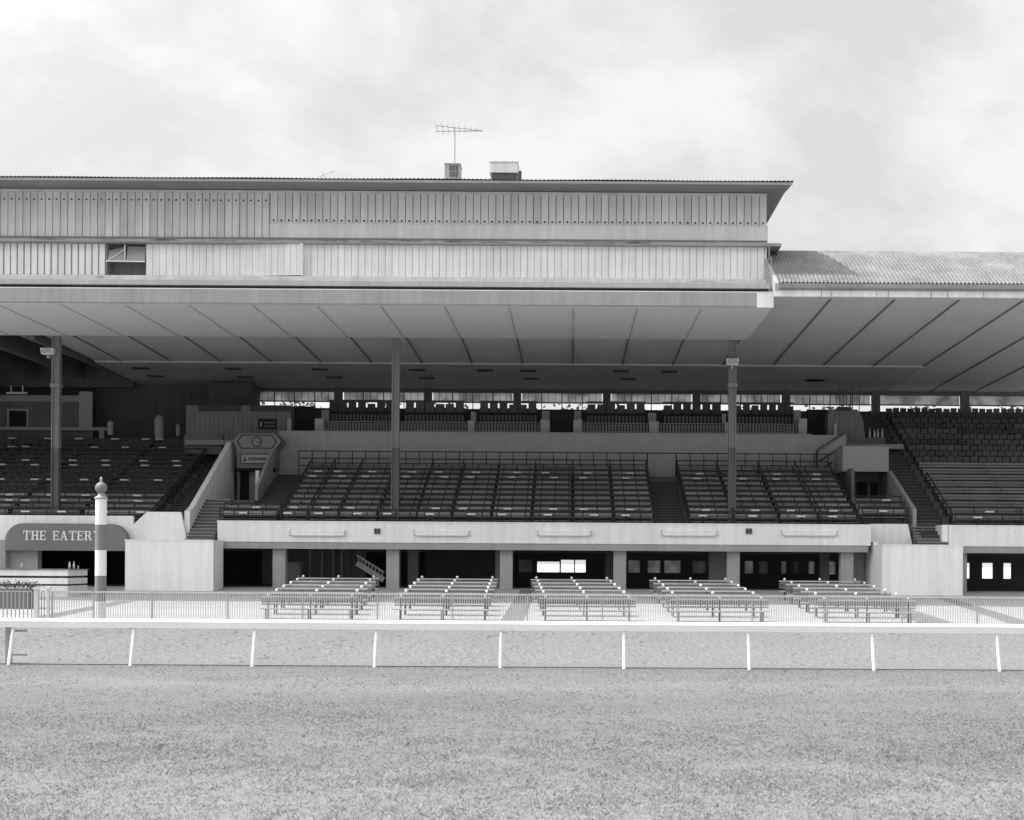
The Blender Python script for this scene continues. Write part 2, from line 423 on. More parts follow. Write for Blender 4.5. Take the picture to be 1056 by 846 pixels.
# ================================================================== APRON BENCHES
def make_bench():
    t = thing('slatted_bench', '', 'bench', (0,0,0))
    for sx in (-1.75,0,1.75):
        g = MB(); g.box(sx-.035,sx+.035,-.02,.05,0,.97); g.box(sx-.03,sx+.03,-.48,-.021,.36,.41); g.box(sx-.03,sx+.03,-.46,-.39,0,.359)
        p = g.build('post','bench_slat',t)
        g = MB(); g.ball((sx,.015,1.02),.062,12); g.build('cap','paint_white',p)
    for z0 in (.89,.785,.68,.575):
        g = MB(); g.box(-2.03,2.03,-.075,-.022,z0,z0+.06); g.build('back_slat','bench_lit' if z0 > .8 else 'bench_slat',t)  # top slat painted paler, as if lit along its upper edge
    g = MB(); g.box(-2.03,2.03,-.5,-.30,.412,.45); g.build('seat_slat','bench_lit',t)
    g = MB(); g.box(-2.03,2.03,-.27,-.07,.412,.45); g.build('seat_slat','bench_lit',t)
    return t
bp = make_bench(); used = False
blocks = [(-11.5,-10.85),(-5.6,-5.3),(.08,.72),(5.97,6.25),(12.4,12.4)]
bname = ['leftmost block','second block from left','middle block','fourth block from left','rightmost block']
NB = 6
for bi,(xb,xf) in enumerate(blocks):
    for k in range(NB):
        y = 54.7+k*(65.0-54.7)/(NB-1); x = xf+(xb-xf)*k/(NB-1)
        rw = ['front row','second row from front','third row from front','third row from back','second row from back','back row'][k]
        lab = 'grey bench with white caps, %s of the %s' % (rw, bname[bi])
        o = bp if not used else dup(bp,(0,0,0)); used = True
        o.location = (x,y,apron_z(y)); o['label'] = lab; o['group'] = 'slatted benches in blocks on the concrete apron'
        o.rotation_euler = (math.atan(.0)*0,0,R(random.uniform(-.5,.5)))

# ================================================================== GRANDSTAND
GS = thing('grandstand', 'large open racecourse grandstand with broad flat roof over tiered seating', 'grandstand', (0,70,0))
def gp(name, mb, mats, parent=None): return mb.build(name, mats, parent or GS)

# ---- front barrier walls over the ground floor
BD = 70.0
ZB0, ZB1, ZS = 3.62, 4.68, 3.26
xa, xb = X(224,BD), X(898,BD)
g = MB(); g.box(xa,xb,BD,BD+.25,ZB0,ZB1); g.box(xa-.02,xb+.02,BD-.04,BD+.3,ZB1+.002,ZB1+.07); gp('front_barrier',g,'barrier_white')
g = MB(); g.box(xa+.12,xb-.12,BD+.05,BD+.39,ZS,ZB0-.003); gp('lintel_beam',g,'concrete')
xa2 = X(978,BD)
g = MB(); g.box(xa2,XR,BD,BD+.25,ZB0,ZB1); g.box(xa2-.02,XR,BD-.04,BD+.3,ZB1+.002,ZB1+.07); gp('front_barrier',g,'barrier_white')
g = MB(); g.box(xa2+.7,XR,BD+.05,BD+.39,ZS,ZB0-.003); gp('lintel_beam',g,'concrete')
xc = X(137,BD)
g = MB(); g.box(XL,xc,BD,BD+.25,ZB0-.3,ZB1+.28); gp('front_barrier',g,'barrier_white')
# ---- ground floor columns, slab, ceiling
zf = apron_z(BD+.6)
for k in range(-2,9):
    x = -9.55+6.11*k+(0)
    if x < xa or (16.2 < x < 20) or x > XR: 
        if not (x>20 and x<XR): continue
    g = MB(); g.box(x-.34,x+.34,BD+.40,BD+.95,zf-.2,ZS-.002); gp('ground_floor_column',g,'concrete')
for x,y,w in ((-9.0,75,.6),(-3.9,72.6,.5),(2.3,78,.4),(14.4,74,.5),(16.0,73,.5),(8.2,73,.9)):
    g = MB(); g.box(x-w/2,x+w/2,y,y+.5,zf,ZS-.002); gp('ground_floor_column',g,'concrete_dark')
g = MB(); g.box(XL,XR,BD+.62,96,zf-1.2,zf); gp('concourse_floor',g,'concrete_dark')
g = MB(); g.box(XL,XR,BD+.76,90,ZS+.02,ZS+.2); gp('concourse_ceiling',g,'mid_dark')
# ---- rear concourse wall with window openings
WD = 84.0
def wall_with_openings(name, y0, y1, x0, x1, z0, z1, ops, m):
    g = MB(); ops = sorted(ops); cur = x0
    for a,b,c,d in ops:
        if a > cur: g.box(cur,a,y0,y1,z0,z1)
        g.box(a,b,y0,y1,z0,c); g.box(a,b,y0,y1,d,z1); cur = b
    g.box(cur,x1,y0,y1,z0,z1); return gp(name,g,m)
def wx(p): return X(p,WD)
wz0, wz1 = 1.95, 2.78
ops = [(wx(554),wx(577),wz0,wz1-.12),(wx(578.5),wx(604),wz0,wz1)]
dim = []
for a,b in ((632,640),(648,660),(668,681),(685,702),(714,728),(735,741),(768,777),(783,792),(806,811),(818,824),(834,840),(850,862),(535,549)):
    ops.append((wx(a),wx(b),wz0,wz1)); dim.append((wx(a),wx(b)))
for a,b in ((996,1001),(1013,1025),(1035,1044)): ops.append((wx(a),wx(b),1.75,2.75))
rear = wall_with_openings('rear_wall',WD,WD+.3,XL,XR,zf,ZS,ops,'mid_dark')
for a,b in dim:
    g = MB(); g.box(a,b,WD+.1,WD+.13,wz0,wz1); g.build('window_pane',random.choice(('dim_pane','dim_pane','dark_pane')),rear)
g = MB(); g.box(wx(592),wx(593.2),WD+.1,WD+.2,wz0,wz1); g.build('mullion','mid_dark',rear)
# low counter in front of windows
g = MB(); g.box(-6.5,16,81.5,82,zf,2.0); gp('service_counter',g,'dark_wall')
# poles, stair and posters of the concourse seen between the first columns
for p in (319.5,332,343.5,352): 
    x = X(p,76); g = MB(); g.tube((x,76,zf),(x,76,ZS),.06,8); gp('pipe_column',g,'concrete')
g = MB(); x0,z0,x1,z1 = X(368,75),2.95,X(396,75),2.0
g.bar((x0,75,z0),(x1,75,z1),.08,.1); g.bar((x0,75,z0-.45),(x1,75,z1-.45),.08,.3)
for k in range(8):
    t = (k+.5)/8; xx = x0+(x1-x0)*t; zz = z0+(z1-z0)*t; g.box(xx-.03,xx+.03,74.97,75.03,zz-.35,zz-.05)
gp('stair_balustrade',g,'wall_white')
g = ribbed(-18.6,-12.3,79,zf,ZS,.9); gp('concourse_partition',g,'concrete_dark')
g = ribbed(-8.9,-3.6,80.5,zf,ZS,1.3); gp('concourse_partition',g,'mid_dark')
g = MB(); g.box(X(281,76),X(285.5,76),75.9,75.95,2.1,2.75); solo('wall_poster',g,'shelf_white','small white notice on a column behind the leftmost benches','notice')
g = MB(); g.prism([(X(297,75),zf),(X(312,75),zf),(X(310,75),2.45),(X(298,75),2.45)],74.6,75.4,'y'); g.box(X(296,75),X(312,75),74.5,75.5,2.46,2.53)
solo('ticket_counter',g,'concrete','pale ticket counter in the shade between the leftmost ground floor columns','counter')

# ---- main lower tier (stepped concrete)
T0, DT, RZ, TZ = 70.35, .85, .34, 4.42
def tz(i): return TZ+RZ*i
def tier(x0, x1, n, name='terrace', start=0, mats='tread', rz=RZ):
    pts = [(T0+DT*start, ZS+.25)]
    for i in range(start,n):
        pts.append((T0+DT*i,TZ+rz*i)); pts.append((T0+DT*(i+1),TZ+rz*i))
    pts.append((T0+DT*n, ZS+.25))
    g = MB(); g.prism(pts,x0,x1); return gp(name,g,mats)
tier(-15.7,4.61,11); tier(6.34,15.8,11); tier(4.611,6.339,11,start=10)
tier(XL,-22.51,19); tier(-22.509,-20.71,19,start=18)
RRZ = .425
tier(20.5,XR,20,rz=RRZ)
def stairs(x0,x1,n,name='stair',start=0,rz=RZ):
    pts = [(T0+DT*start,ZS+.25)]
    for i in range(start*2,2*n):
        y = T0+DT*i/2; z = tz(0)+rz*(i-1)/2
        pts.append((y,z)); pts.append((y+DT/2,z))
    pts.append((T0+DT*n,ZS+.25))
    g = MB(); g.prism(pts,x0,x1,m=0)
    for i in range(start*2,2*n):
        y = T0+DT*i/2; z = tz(0)+rz*(i-1)/2
        g.box(x0+.02,x1-.02,y-.012,y+.06,z-.02,z+.012,1)  # paler nosing, the lit step edge put into its colour
    return gp(name,g,['riser_dark','tread'])
stairs(18.95,20.49,20,rz=RRZ)
stairs(-17.8,-15.71,11,start=4)
tier(-18.94,-15.71,2); stairs(-18.94,-15.71,4,start=2)
stairs(-22.5,-20.71,18)
def flight(x0,x1,y0,z0,n,run,rise,zb):
    g = MB()
    pts = [(y0,zb)]
    for k in range(n): pts += [(y0+run*k,z0+rise*(k+1)),(y0+run*(k+1),z0+rise*(k+1))]
    pts.append((y0+run*n,zb)); g.prism(pts,x0,x1)
    for k in range(n): g.box(x0+.02,x1-.02,y0+run*k-.012,y0+run*k+.05,z0+rise*(k+1)-.03,z0+rise*(k+1)+.01,1)  # paler strip paints the light along each step edge
    return gp('stair',g,['tread','kiosk_pale'])
flight(-20.41,-18.96,69.3,3.55,13,.32,.19,3.3)
g = MB(); g.box(-20.41,-17.81,73.75,80.2,ZS+.3,6.02); gp('landing',g,'tread')
flight(18.55,20.2,69.6,3.5,8,.32,.17,3.3)
g = MB(); g.box(15.81,18.94,73.75,80.2,ZS+.3,5.75); gp('landing',g,'tread')
tier(15.81,18.5,4,start=1)
# ---- columns of the roof
for px in (58,408,755):
    x = X(px,71.2,440); g = MB()
    zsplit = Z(462,71.2,px)
    g.box(x-.20,x-.14,71.0,71.4,zsplit,14.73); g.box(x+.14,x+.20,71.0,71.4,zsplit,14.73); g.box(x-.139,x+.139,71.12,71.28,zsplit,14.73)
    if px != 408: g.box(x-.26,x+.26,70.95,71.45,Z(400,71.2,px),Z(396,71.2,px))
    c = gp('roof_column',g,'column_pale')
    g = MB(); z0 = tz(0)-.05
    g.box(x-.20,x-.14,71.0,71.4,z0,zsplit-.002); g.box(x+.14,x+.20,71.0,71.4,z0,zsplit-.002); g.box(x-.139,x+.139,71.12,71.28,z0,zsplit-.002); g.box(x-.3,x+.3,70.9,71.5,z0,z0+.12)
    g.build('column_base','column_dark',c)
def floodlight(x, z, label):
    t = thing('floodlight', label, 'lamp', (x,70.8,z), 'floodlights on the roof columns')
    g = MB(); g.prism([(x-.28,z-.1),(x+.28,z-.1),(x+.33,z+.22),(x-.33,z+.22)],70.5,70.9,'y'); g.build('housing','lamp_white',t)
    g = MB(); g.box(x-.25,x+.25,70.46,70.498,z-.06,z+.18); g.build('lens','metal_grey',t)
    g = MB(); g.box(x-.05,x+.05,70.7,71.0,z-.3,z-.102); g.build('bracket','metal_grey',t)
floodlight(X(50,70.8,362), Z(364,70.8,50), 'pale floodlight beside the top of the leftmost roof column')
floodlight(X(755,70.8,372), Z(375,70.8,755), 'pale box floodlight fixed on the rightmost roof column')

# ---- flat front soffit under the press box and its fascia
SD0, SD1 = 61.9, 71.0
xs1 = X(797,SD0,315)
g = MB(); g.box(XL,xs1,SD0+.05,SD1,14.75,14.95); gp('front_soffit',g,'soffit')
g = MB()
k = -14
while k <= 3:
    x = .07+3.05*k
    if x < xs1-.3: g.box(x-.04,x+.04,SD0+.4,SD1-.01,14.73,14.748)
    k += 1
gp('soffit_battens',g,'fascia_mid')
g = MB(); g.prism([(SD0,14.74),(SD0-.05,14.80),(SD0-.05,15.42),(SD0+.04,15.42),(SD0+.04,14.74)],XL,xs1-.75); gp('soffit_fascia',g,'fascia_soft')
g = MB(); g.box(xs1-.748,xs1+.02,SD0-.1,SD0+.04,14.72,15.40); gp('fascia_end',g,'trim_pale')
# ---- main ceiling plane (slopes gently to the back)
def cz(y): return 15.20-.5*(y-61.9)/18.0
g = MB(); g.prism([(61.9,cz(61.9)),(79.9,cz(79.9)),(79.9,cz(79.9)+.15),(61.9,cz(61.9)+.15)],-29.0,XR); gp('main_ceiling',g,'ceiling')
g = MB(); g.prism([(79.91,cz(79.9)),(90.2,cz(90.2)-.02),(90.2,cz(90.2)+.15),(79.91,cz(79.9)+.15)],21.4,XR); gp('main_ceiling',g,'ceiling')
g = MB()
for k in range(-9,11):
    x = .07+3.05*k
    y1 = 90.0 if x > 21 else 79.8
    y0 = 71.05 if x < xs1 else 62.1
    g.prism([(y0,cz(y0)-.05),(y1,cz(y1)-.05),(y1,cz(y1)-.003),(y0,cz(y0)-.003)],x-.04,x+.04)
gp('ceiling_battens',g,'kiosk')
g = MB(); g.box(-29.0,21.4,79.55,79.9,14.60,14.72); gp('ceiling_edge_beam',g,'ceiling_drop')
g = MB(); g.prism([(79.9,14.60),(89.2,14.38),(89.2,14.5),(79.9,14.69)],-29.0,21.38); dc = gp('dropped_ceiling',g,'ceiling_drop')
for p,q in ((145,377),(160,382),(240,378),(253,383),(430,379),(440,384),(500,378),(545,379),(548,384),(640,381),(648,386),(690,380),(838,383),(842,392),(330,380),(345,385)):
    D = 81.5 if q < 382 else 84.5
    x = X(p,D,q); g = MB(); g.box(x-.5,x+.5,D-.3,D+.3,14.60-.0237*(D-79.9)-.06,14.60-.0237*(D-79.9)-.004); g.build('ceiling_vent','joint',dc)
# left bay: dark open roof space with deep beams
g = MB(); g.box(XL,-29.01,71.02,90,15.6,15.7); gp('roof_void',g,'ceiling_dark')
for x in (-41.5,-38.4,-35.3,-32.2,-29.3):
    g = MB(); g.box(x-.12,x+.12,71.05,89.5,14.55,15.59); gp('roof_beam',g,'mid_dark')
for x in (-36.85,-33.8,-30.7):
    g = MB(); g.box(x-.2,x+.2,71.05,89.5,15.1,15.59); gp('roof_beam',g,'concrete_dark')
g = MB(); g.box(XL,-29.0,86.5,86.9,14.0,15.59); gp('roof_beam',g,'dark_wall')
g = MB(); g.box(XL,-28.5,89.2,89.5,8,15.69); g.box(-29.2,-24.5,89.2,89.5,8,15.6); gp('rear_screen',g,'dark_wall')
# roof slab above everything (keeps the sun out)
g = MB(); g.box(XL-4,xs1-.1,62.3,90.5,15.72,15.95); gp('roof_deck',g,'fascia_mid')
# side walls of the stand
g = MB(); g.box(XL-.3,XL-.01,72,90.5,0,15.7); gp('end_wall',g,'dark_wall')

# ---- right corrugated roof
def roof_profile():
    return [(61.55,15.86),(62.6,16.5),(64.0,17.3),(65.4,18.05),(66.5,18.5),(67.4,18.72),(68.4,18.78),(70.0,18.55),(78,17.0),(90.6,15.3)]
prof = roof_profile()
xr0, xr1 = 9.72, XR
nxr = int((xr1-xr0)/.024)
xsr = np.linspace(xr0,xr1,nxr)
g = MB(); vs = []; fs = []
for y,z in prof:
    for x in xsr: vs.append((x,y,z+.034*math.sin(2*math.pi*x/.19)))
n = nxr
for j in range(len(prof)-1):
    for i in range(n-1): fs.append((j*n+i,j*n+i+1,(j+1)*n+i+1,(j+1)*n+i))
g.add(vs,fs,0,True); crf = gp('corrugated_roof',g,'corrugated')
g = MB(); g.prism([(61.6,15.45)]+[(y,z-.04) for y,z in prof[:8]]+[(70,15.45)],xr0-.16,xr0+.02); gp('roof_cheek',g,'fascia_mid')
g = MB(); g.tube((9.66,64.2,16.3),(9.66,64.2,18.2),.05,8); g.tube((9.8,63.6,16.4),(9.72,64.0,17.6),.05,8); gp('drain_pipe',g,'fascia_dark')
g = MB(); g.prism([(61.5,15.52),(61.44,15.60),(61.44,15.80),(61.66,15.83),(61.66,15.52)],xr0,XR); gp('gutter',g,'fascia_dark')
zz0,zz1 = 15.21,15.51; segs = [xr0-.2]+[X(p,61.7) for p in (845,855,902,914,958,975,1012,1056,1075)]+[XR]
for a,b in zip(segs,segs[1:]):
    g = MB(); g.box(a+.015,b-.015,61.6,61.85,zz0,zz1); gp('fascia_board',g,'trim_pale')
g = MB(); g.box(xr0-.2,XR,61.72,61.88,zz0+.01,zz1-.01); gp('fascia_back',g,'fascia_dark')
g = MB(); g.box(xr0,XR,88,90.4,14.9,15.2); gp('roof_plate',g,'fascia_dark')

# ---- rear clerestory
CD = 89.3
zsill, zhead = 13.05, 14.22
g = MB(); g.box(-25,20,CD,CD+.3,4.4,zsill); g.box(20.01,XR,CD,CD+.3,4.4,zsill); gp('clerestory_wall',g,'dark_wall')
g = MB(); g.box(-25,XR,CD-.05,CD+.3,zhead-.06,14.48); gp('clerestory_head',g,'column_dark')
cp = [X(p,CD,410) for p in (258,349.5,441.7,533.5,625.7,718,810,902.5,994,1086)]
for x in cp:
    g = MB(); g.box(x-.27,x+.27,CD-.35,CD+.05,12.2,14.45); gp('clerestory_post',g,'column_dark')
zmid = 13.52
for i in range(len(cp)-1):
    a,b = cp[i]+.28,cp[i+1]-.28
    g = MB(); g.box(a,b,CD+.06,CD+.12,zmid-.06,zmid+.03); 
    if i < 7:
        for k in range(1,12): xx = a+(b-a)*k/12; q = .045 if k%3==0 else .016; g.box(xx-q,xx+q,CD+.07,CD+.11,zmid+.031,zhead-.061)
        for k in (): g.box(xx-.035,xx+.035,CD+.06,CD+.12,zmid+.031,zhead-.061)
        for k in (1,2,3): xx = a+(b-a)*k/4; g.box(xx-.03,xx+.03,CD+.06,CD+.12,zsill+.001,zmid-.041)
    fr = gp('clerestory_window',g,'column_dark')
    g = MB()
    if i < 7:
        for k in range(4):
            w = (b-a)/4; g.box(a+w*k+.05,a+w*(k+1)-.05,CD+.13,CD+.15,zmid+.03,zhead-.06)
    else: g.box(a,b,CD+.13,CD+.15,zmid,zhead-.06)
    g.build('window_pane','frosted_pane',fr)

# ---- balcony parapet wall behind the lower tier
g = MB(); g.box(X(287,80),X(836,80),80,80.25,7.6,10.5); g.box(X(287,80),X(836,80),79.96,80.29,10.502,10.56); gp('balcony_wall',g,'parapet')
g = MB(); g.prism([(X(836,80),7.6),(X(872,80),7.6),(X(872,80),10.5),(X(836,80),10.5)],80.0,80.25,'y'); gp('balcony_wall',g,'parapet')
g = MB(); g.box(X(189,80.8),X(228,80.8),80.8,81.0,9.15,10.35); g.box(X(189,80.8),X(228,80.8),80.77,80.799,9.5,9.54); g.box(X(189,80.8),X(228,80.8),80.77,80.799,9.85,9.89); gp('balcony_wall',g,'kiosk')
g = MB(); g.box(X(229,80),X(286.5,80),80.3,80.5,8.9,10.25); gp('balcony_wall',g,'kiosk')
g = MB(); g.box(-20.41,X(286.5,80),80.0,80.25,6.0,10.25); gp('balcony_wall',g,'kiosk_pale')
g = MB(); g.box(X(189,80),20.4,80.26,89.2,9.7,10.0); gp('balcony_floor',g,'concrete_dark')

# ================================================================== PRESS BOX on the roof
PB = thing('press_box', 'long boarded press box with flat overhanging roof on top of the grandstand', 'press box', (-16,69,15.96))
def pp(name, mb, mats, parent=None): return mb.build(name, mats, parent or PB)
UD = 64.8; xw = 9.62
xm = X(278,UD,220)
# upper wall: left part full-height boards, right part shutters over a plain band
zt_u = 20.95; zb_u = 18.52
def boards(x0,x1,y,z0,z1,pitch,gap,th=.05,hole_z=None,hr=.05,jit=.006):
    g = MB(); n = max(1,round((x1-x0)/pitch)); p = (x1-x0)/n
    for k in range(n):
        j = random.uniform(-jit,jit)
        a = x0+p*k+gap/2; b = x0+p*(k+1)-gap/2
        g.box(a,b,y+j,y+th,z0,z1,random.choice((0,0,2,3)))
        if hole_z:
            c = (a+b)/2; vs = [(c+hr*math.cos(t*math.pi/4),y+j-.003,hole_z+hr*math.sin(t*math.pi/4)) for t in range(8)]
            g.add(vs,[tuple(range(8))],1)
    return g
g = MB(); g.box(XL,xw-.02,UD+.055,UD+.3,18.48,zt_u); pp('upper_wall',g,'groove')
pp('wall_boards',boards(XL,xm,UD,zb_u+.06,zt_u-.02,.372,.035,hole_z=20.44),['board','joint','board_b','board_c'])
pp('shutter_boards',boards(xm+.03,xw,UD-.02,19.36,zt_u-.02,.372,.035,hole_z=19.46,hr=.055),['board','joint','board_b','board_c'])
g = MB(); g.box(xm+.03,xw+.05,UD-.08,UD+.05,18.55,19.28); g.box(xm+.03,xw+.05,UD-.1,UD+.05,19.285,19.335); pp('lower_band',g,'board')
g = MB(); g.box(xw-.015,xw+.04,UD+.31,76,15.96,zt_u); pp('side_wall',g,'board')
g = MB(); g.box(XL,xw-.03,75.8,76,15.96,zt_u); pp('back_wall',g,'board')
# roof
ED = 62.45; xe = X(817,ED,190)
g = MB(); g.prism([(ED,20.72),(64.9,20.96),(76.8,20.9),(76.8,21.0),(64.9,21.05),(ED,20.80)],XL,xe); pp('roof_soffit',g,'fascia_dark')
g = MB(); g.box(XL,xe+.02,ED-.04,ED-.003,20.70,20.81); pp('roof_fascia',g,'fascia_mid')
g = MB(); g.box(XL,xw,UD-.16,UD-.03,20.80,20.90); pp('eave_trim',g,'trim_pale')
nx = int((xe+.06-XL)/.05); g = MB(); vs=[]; fs=[]
xs_ = np.linspace(XL,xe+.06,nx)
for y,z in ((ED-.12,20.85),(64.9,21.09),(70,21.12),(76.9,21.05)):
    for x in xs_: vs.append((x,y,z+.02*math.sin(2*math.pi*x/.2)+.012*math.sin(x*.7)))
for j in range(3):
    for i in range(nx-1): fs.append((j*nx+i,j*nx+i+1,(j+1)*nx+i+1,(j+1)*nx+i))
g.add(vs,fs,0,True); pp('roof_sheet',g,'corrugated')
# cornice between the storeys
xcn = X(808,64.0,250)
# lower wall following a shallow bay
LD = 64.85
def lower_depth(x):
    xa_, xb_, xc_ = X(245,LD), X(309.5,LD-.5), X(405,LD)
    if x < xa_: return LD+.1
    if x < xb_: return LD+.1-.36*(x-xa_)/(xb_-xa_)
    return LD
zl0, zl1 = 16.72, 18.28
wa, wb = X(108,LD,270), X(150,LD,270)
def wall_run(x0,x1,pitch,gap,m):
    n = max(1,round((x1-x0)/pitch)); p = (x1-x0)/n; g = MB(); gb = MB()
    for k in range(n):
        a = x0+p*k; b = x0+p*(k+1); ya,yb = lower_depth(a+1e-4),lower_depth(b-1e-4); j = random.uniform(-.006,.006)
        a2,b2 = a+gap/2,b-gap/2
        g.add([(a2,ya+j,zl0),(b2,yb+j,zl0),(b2,yb+.05,zl0),(a2,ya+.05,zl0),(a2,ya+j,zl1),(b2,yb+j,zl1),(b2,yb+.05,zl1),(a2,ya+.05,zl1)],
              [(3,2,1,0),(4,5,6,7),(0,1,5,4),(1,2,6,5),(2,3,7,6),(3,0,4,7)])
        gb.add([(a,ya+.06,zl0),(b,yb+.06,zl0),(b,yb+.2,zl0),(a,ya+.2,zl0),(a,ya+.06,zl1),(b,yb+.06,zl1),(b,yb+.2,zl1),(a,ya+.2,zl1)],
              [(3,2,1,0),(4,5,6,7),(0,1,5,4),(1,2,6,5),(2,3,7,6),(3,0,4,7)])
    w = pp('lower_wall',gb,m[1]); g.build('wall_boards',m[0],w)
wall_run(XL,wa,.335,.075,('board_pale','fascia_mid'))
wall_run(wb,X(245,LD),.335,.022,('board_pale','fascia_mid'))
wall_run(X(245,LD),X(309.5,LD-.5),.335,.014,('board_pale','fascia_mid'))
wall_run(X(309.5,LD-.5),xw-.1,.337,.022,('board_pale','fascia_mid'))
g = MB(); g.box(xw-.09,xw+.02,LD-.02,75.7,zl0,zl1); pp('corner_post',g,'trim_pale')
xk = X(309.5,LD-.3)
g = MB(); g.box(xk-.07,xk+.05,LD-.33,LD+.0,16.68,zl1); pp('corner_post',g,'board_pale')
# window opening with a propped awning sash
g = MB(); g.box(wa,wb,LD+1.2,LD+1.25,zl0,zl1); g.box(wa,wa+.04,LD+.21,LD+1.19,zl0,zl1); g.box(wb-.04,wb,LD+.21,LD+1.19,zl0,zl1); win = pp('window',g,'fascia_mid')
g = MB(); m_ = wa+(wb-wa)*.48
g.bar((wa+.05,LD+.05,17.42),(wb-.05,LD+.05,17.40),.04,.06); g.bar((m_,LD+.08,17.42),(m_,LD+.08,18.25),.05,.05); g.bar((wa+.1,LD+.1,17.45),(m_-.05,LD+.1,18.0),.02,.03)
g.build('window_frame','board_pale',win)
g = MB(); g.add([(m_+.06,LD+.09,17.46),(wb-.06,LD+.09,17.44),(wb-.06,LD+.3,18.2),(m_+.06,LD+.3,18.22)],[(0,1,2,3)]); 
g.add([(wa+.1,LD+.12,17.46),(m_-.05,LD+.12,17.46),(m_-.05,LD+.3,18.2),(wa+.1,LD+.3,18.0)],[(0,1,2,3)]); g.build('awning_sash','metal_grey',win)
# sill ledge, gutter and sloped flashing down to the soffit fascia
def follow(name, prof2, m, off=0):
    xs = [XL,xw+.0]; vs=[]; fs=[]; n=len(prof2)
    for x in xs:
        d = LD-.12
        for y,z in prof2: vs.append((x,d+y,z))
    for j in range(len(xs)-1):
        for i in range(n): fs.append((j*n+i,j*n+(i+1)%n,(j+1)*n+(i+1)%n,(j+1)*n+i))
    fs.append(tuple(range(n))); fs.append(tuple((len(xs)-1)*n+i for i in range(n)))
    g = MB(); g.add(vs,fs); return pp(name,g,m)
follow('cornice',[(-.24,18.285),(-.26,18.42),(-.1,18.49),(.2,18.49),(.2,18.285)],'fascia_mid')
follow('cornice_flashing',[(-.12,18.491),(-.14,18.56),(-.02,18.58),(-.02,18.491)],'fascia_dark')
def wear(name, y_off, z0, z1, n, m, seed, lmax=1.6):
    rr_ = random.Random(seed); g = MB()
    for k in range(n):
        x = rr_.uniform(XL+1,xw-2); l = rr_.uniform(.15,lmax); za = rr_.uniform(z0,z1); h = rr_.uniform(.015,.05)
        ya = yb = LD-.12
        g.add([(x,ya+y_off,za),(x+l,yb+y_off,za+rr_.uniform(-.02,.02)),(x+l*.9,yb+y_off,za+h),(x+l*.1,ya+y_off,za+h*rr_.uniform(.4,1.2))],[(0,1,2,3)])
    return pp(name,g,m)
wear('cornice_wear',-.268,18.33,18.40,60,'fascia_dark',3)
wear('gutter_wear',-.346,16.21,16.27,70,'fascia_dark',4)
wear('ledge_wear',-.225,16.39,16.56,60,'board',5)
g = MB(); g.box(xw+.001,xcn,64.6,66.0,18.29,18.44); pp('cornice_end',g,'fascia_mid')
follow('sill_ledge',[(-.22,16.38),(-.22,16.60),(-.14,16.66),(.12,16.715),(.12,16.38)],'trim_pale')
follow('gutter',[(-.34,16.20),(-.34,16.30),(-.2,16.375),(.1,16.375),(.1,16.20)],'fascia_mid')
g = MB(); g.add([(XL,64.45,16.19),(xw,64.45,16.19),(xw,61.86,15.43),(XL,61.86,15.43),(XL,64.45,15.45),(xw,64.45,15.45)],[(0,3,2,1),(0,1,5,4),(3,4,5,2),(0,4,3),(1,2,5)]); pp('flashing',g,'flashing')
g = MB(); x_ = X(561,63.2); g.ball((x_,64.3,16.12),.1,8); solo('roof_lamp',g,'dark','small dark round lamp on the ledge below the press box','lamp')

# roof plant
VQ = 63.8
t = thing('roof_ventilator', 'louvred grey ventilator box on the press box roof under the aerial', 'ventilator', (X(467,VQ,175),VQ,21.06))
x0,x1 = X(458.5,VQ,175),X(474.5,VQ,175); zv = Z(168.5,VQ,467)
g = MB(); g.box(x0,x1,VQ,VQ+.9,21.06,zv-.05); g.box(x0-.02,x1+.02,VQ-.03,VQ+.93,zv-.045,zv); g.build('housing','metal_grey',t)
g = MB()
for a in (0,1,2):
    for b in (0,1): xx = x0+.24+a*.15; zz = zv-.66+b*.30; g.box(xx,xx+.12,VQ-.015,VQ-.002,zz,zz+.25)
g.build('louvre','mid_dark',t)
t = thing('air_conditioner', 'white boxy air conditioner raised over a dark gap on the press box roof', 'air conditioner', (X(520,VQ,175),VQ,21.06))
x0,x1 = X(505,VQ,175),X(534,VQ,175); za_,zc_ = Z(166.5,VQ,520),Z(178,VQ,520)
g = MB(); g.box(x0,x1,VQ,VQ+1.2,zc_,za_-.05); g.box(x0-.02,x1+.02,VQ-.04,VQ+1.24,za_-.045,za_); g.build('housing','board',t)
g = MB(); g.box(x0+.12,x1-.18,VQ+.05,VQ+1.1,21.06,zc_-.004); g.build('gap_shade','dark_wall',t)  # dark block painting the shade in the gap under the housing
g = MB(); g.box(x1+.03,x1+.17,VQ+.1,VQ+.4,21.06,zc_+.12); g.build('pipe_box','dark_wall',t)
t = thing('television_aerial', 'tall thin television aerial with a long comb boom above the roof', 'aerial', (X(469,67.5),67.5,21.1))
x = X(469,67.5,150); zt_ = Z(133,67.5,469)
g = MB(); g.tube((x,67.5,21.05),(x,67.5,zt_+.1),.03,8); g.build('mast','fence_post',t)
g = MB(); xl,xr_ = X(449.5,67.5,132),X(498,67.5,135)
g.tube((xl,67.5,zt_+.16),(xr_,67.5,zt_-.09),.024,6); g.tube((xl,67.5,zt_-.13),(xr_,67.5,zt_-.1),.024,6); g.build('boom','fence_post',t)
g = MB()
for k in range(9):
    u = k/8; xx = xl+.05+(xr_-xl-.1)*u; L_ = .95*(1-u)+.3; zz = zt_+.05-.1*u
    g.tube((xx,67.5-L_,zz-.1),(xx,67.5+L_,zz+.05),.009,5); g.tube((xx,67.5,zz-.4*(1-u)-.08),(xx,67.5,zz+.45*(1-u)+.1),.008,5)
g.build('element','fence_post',t)
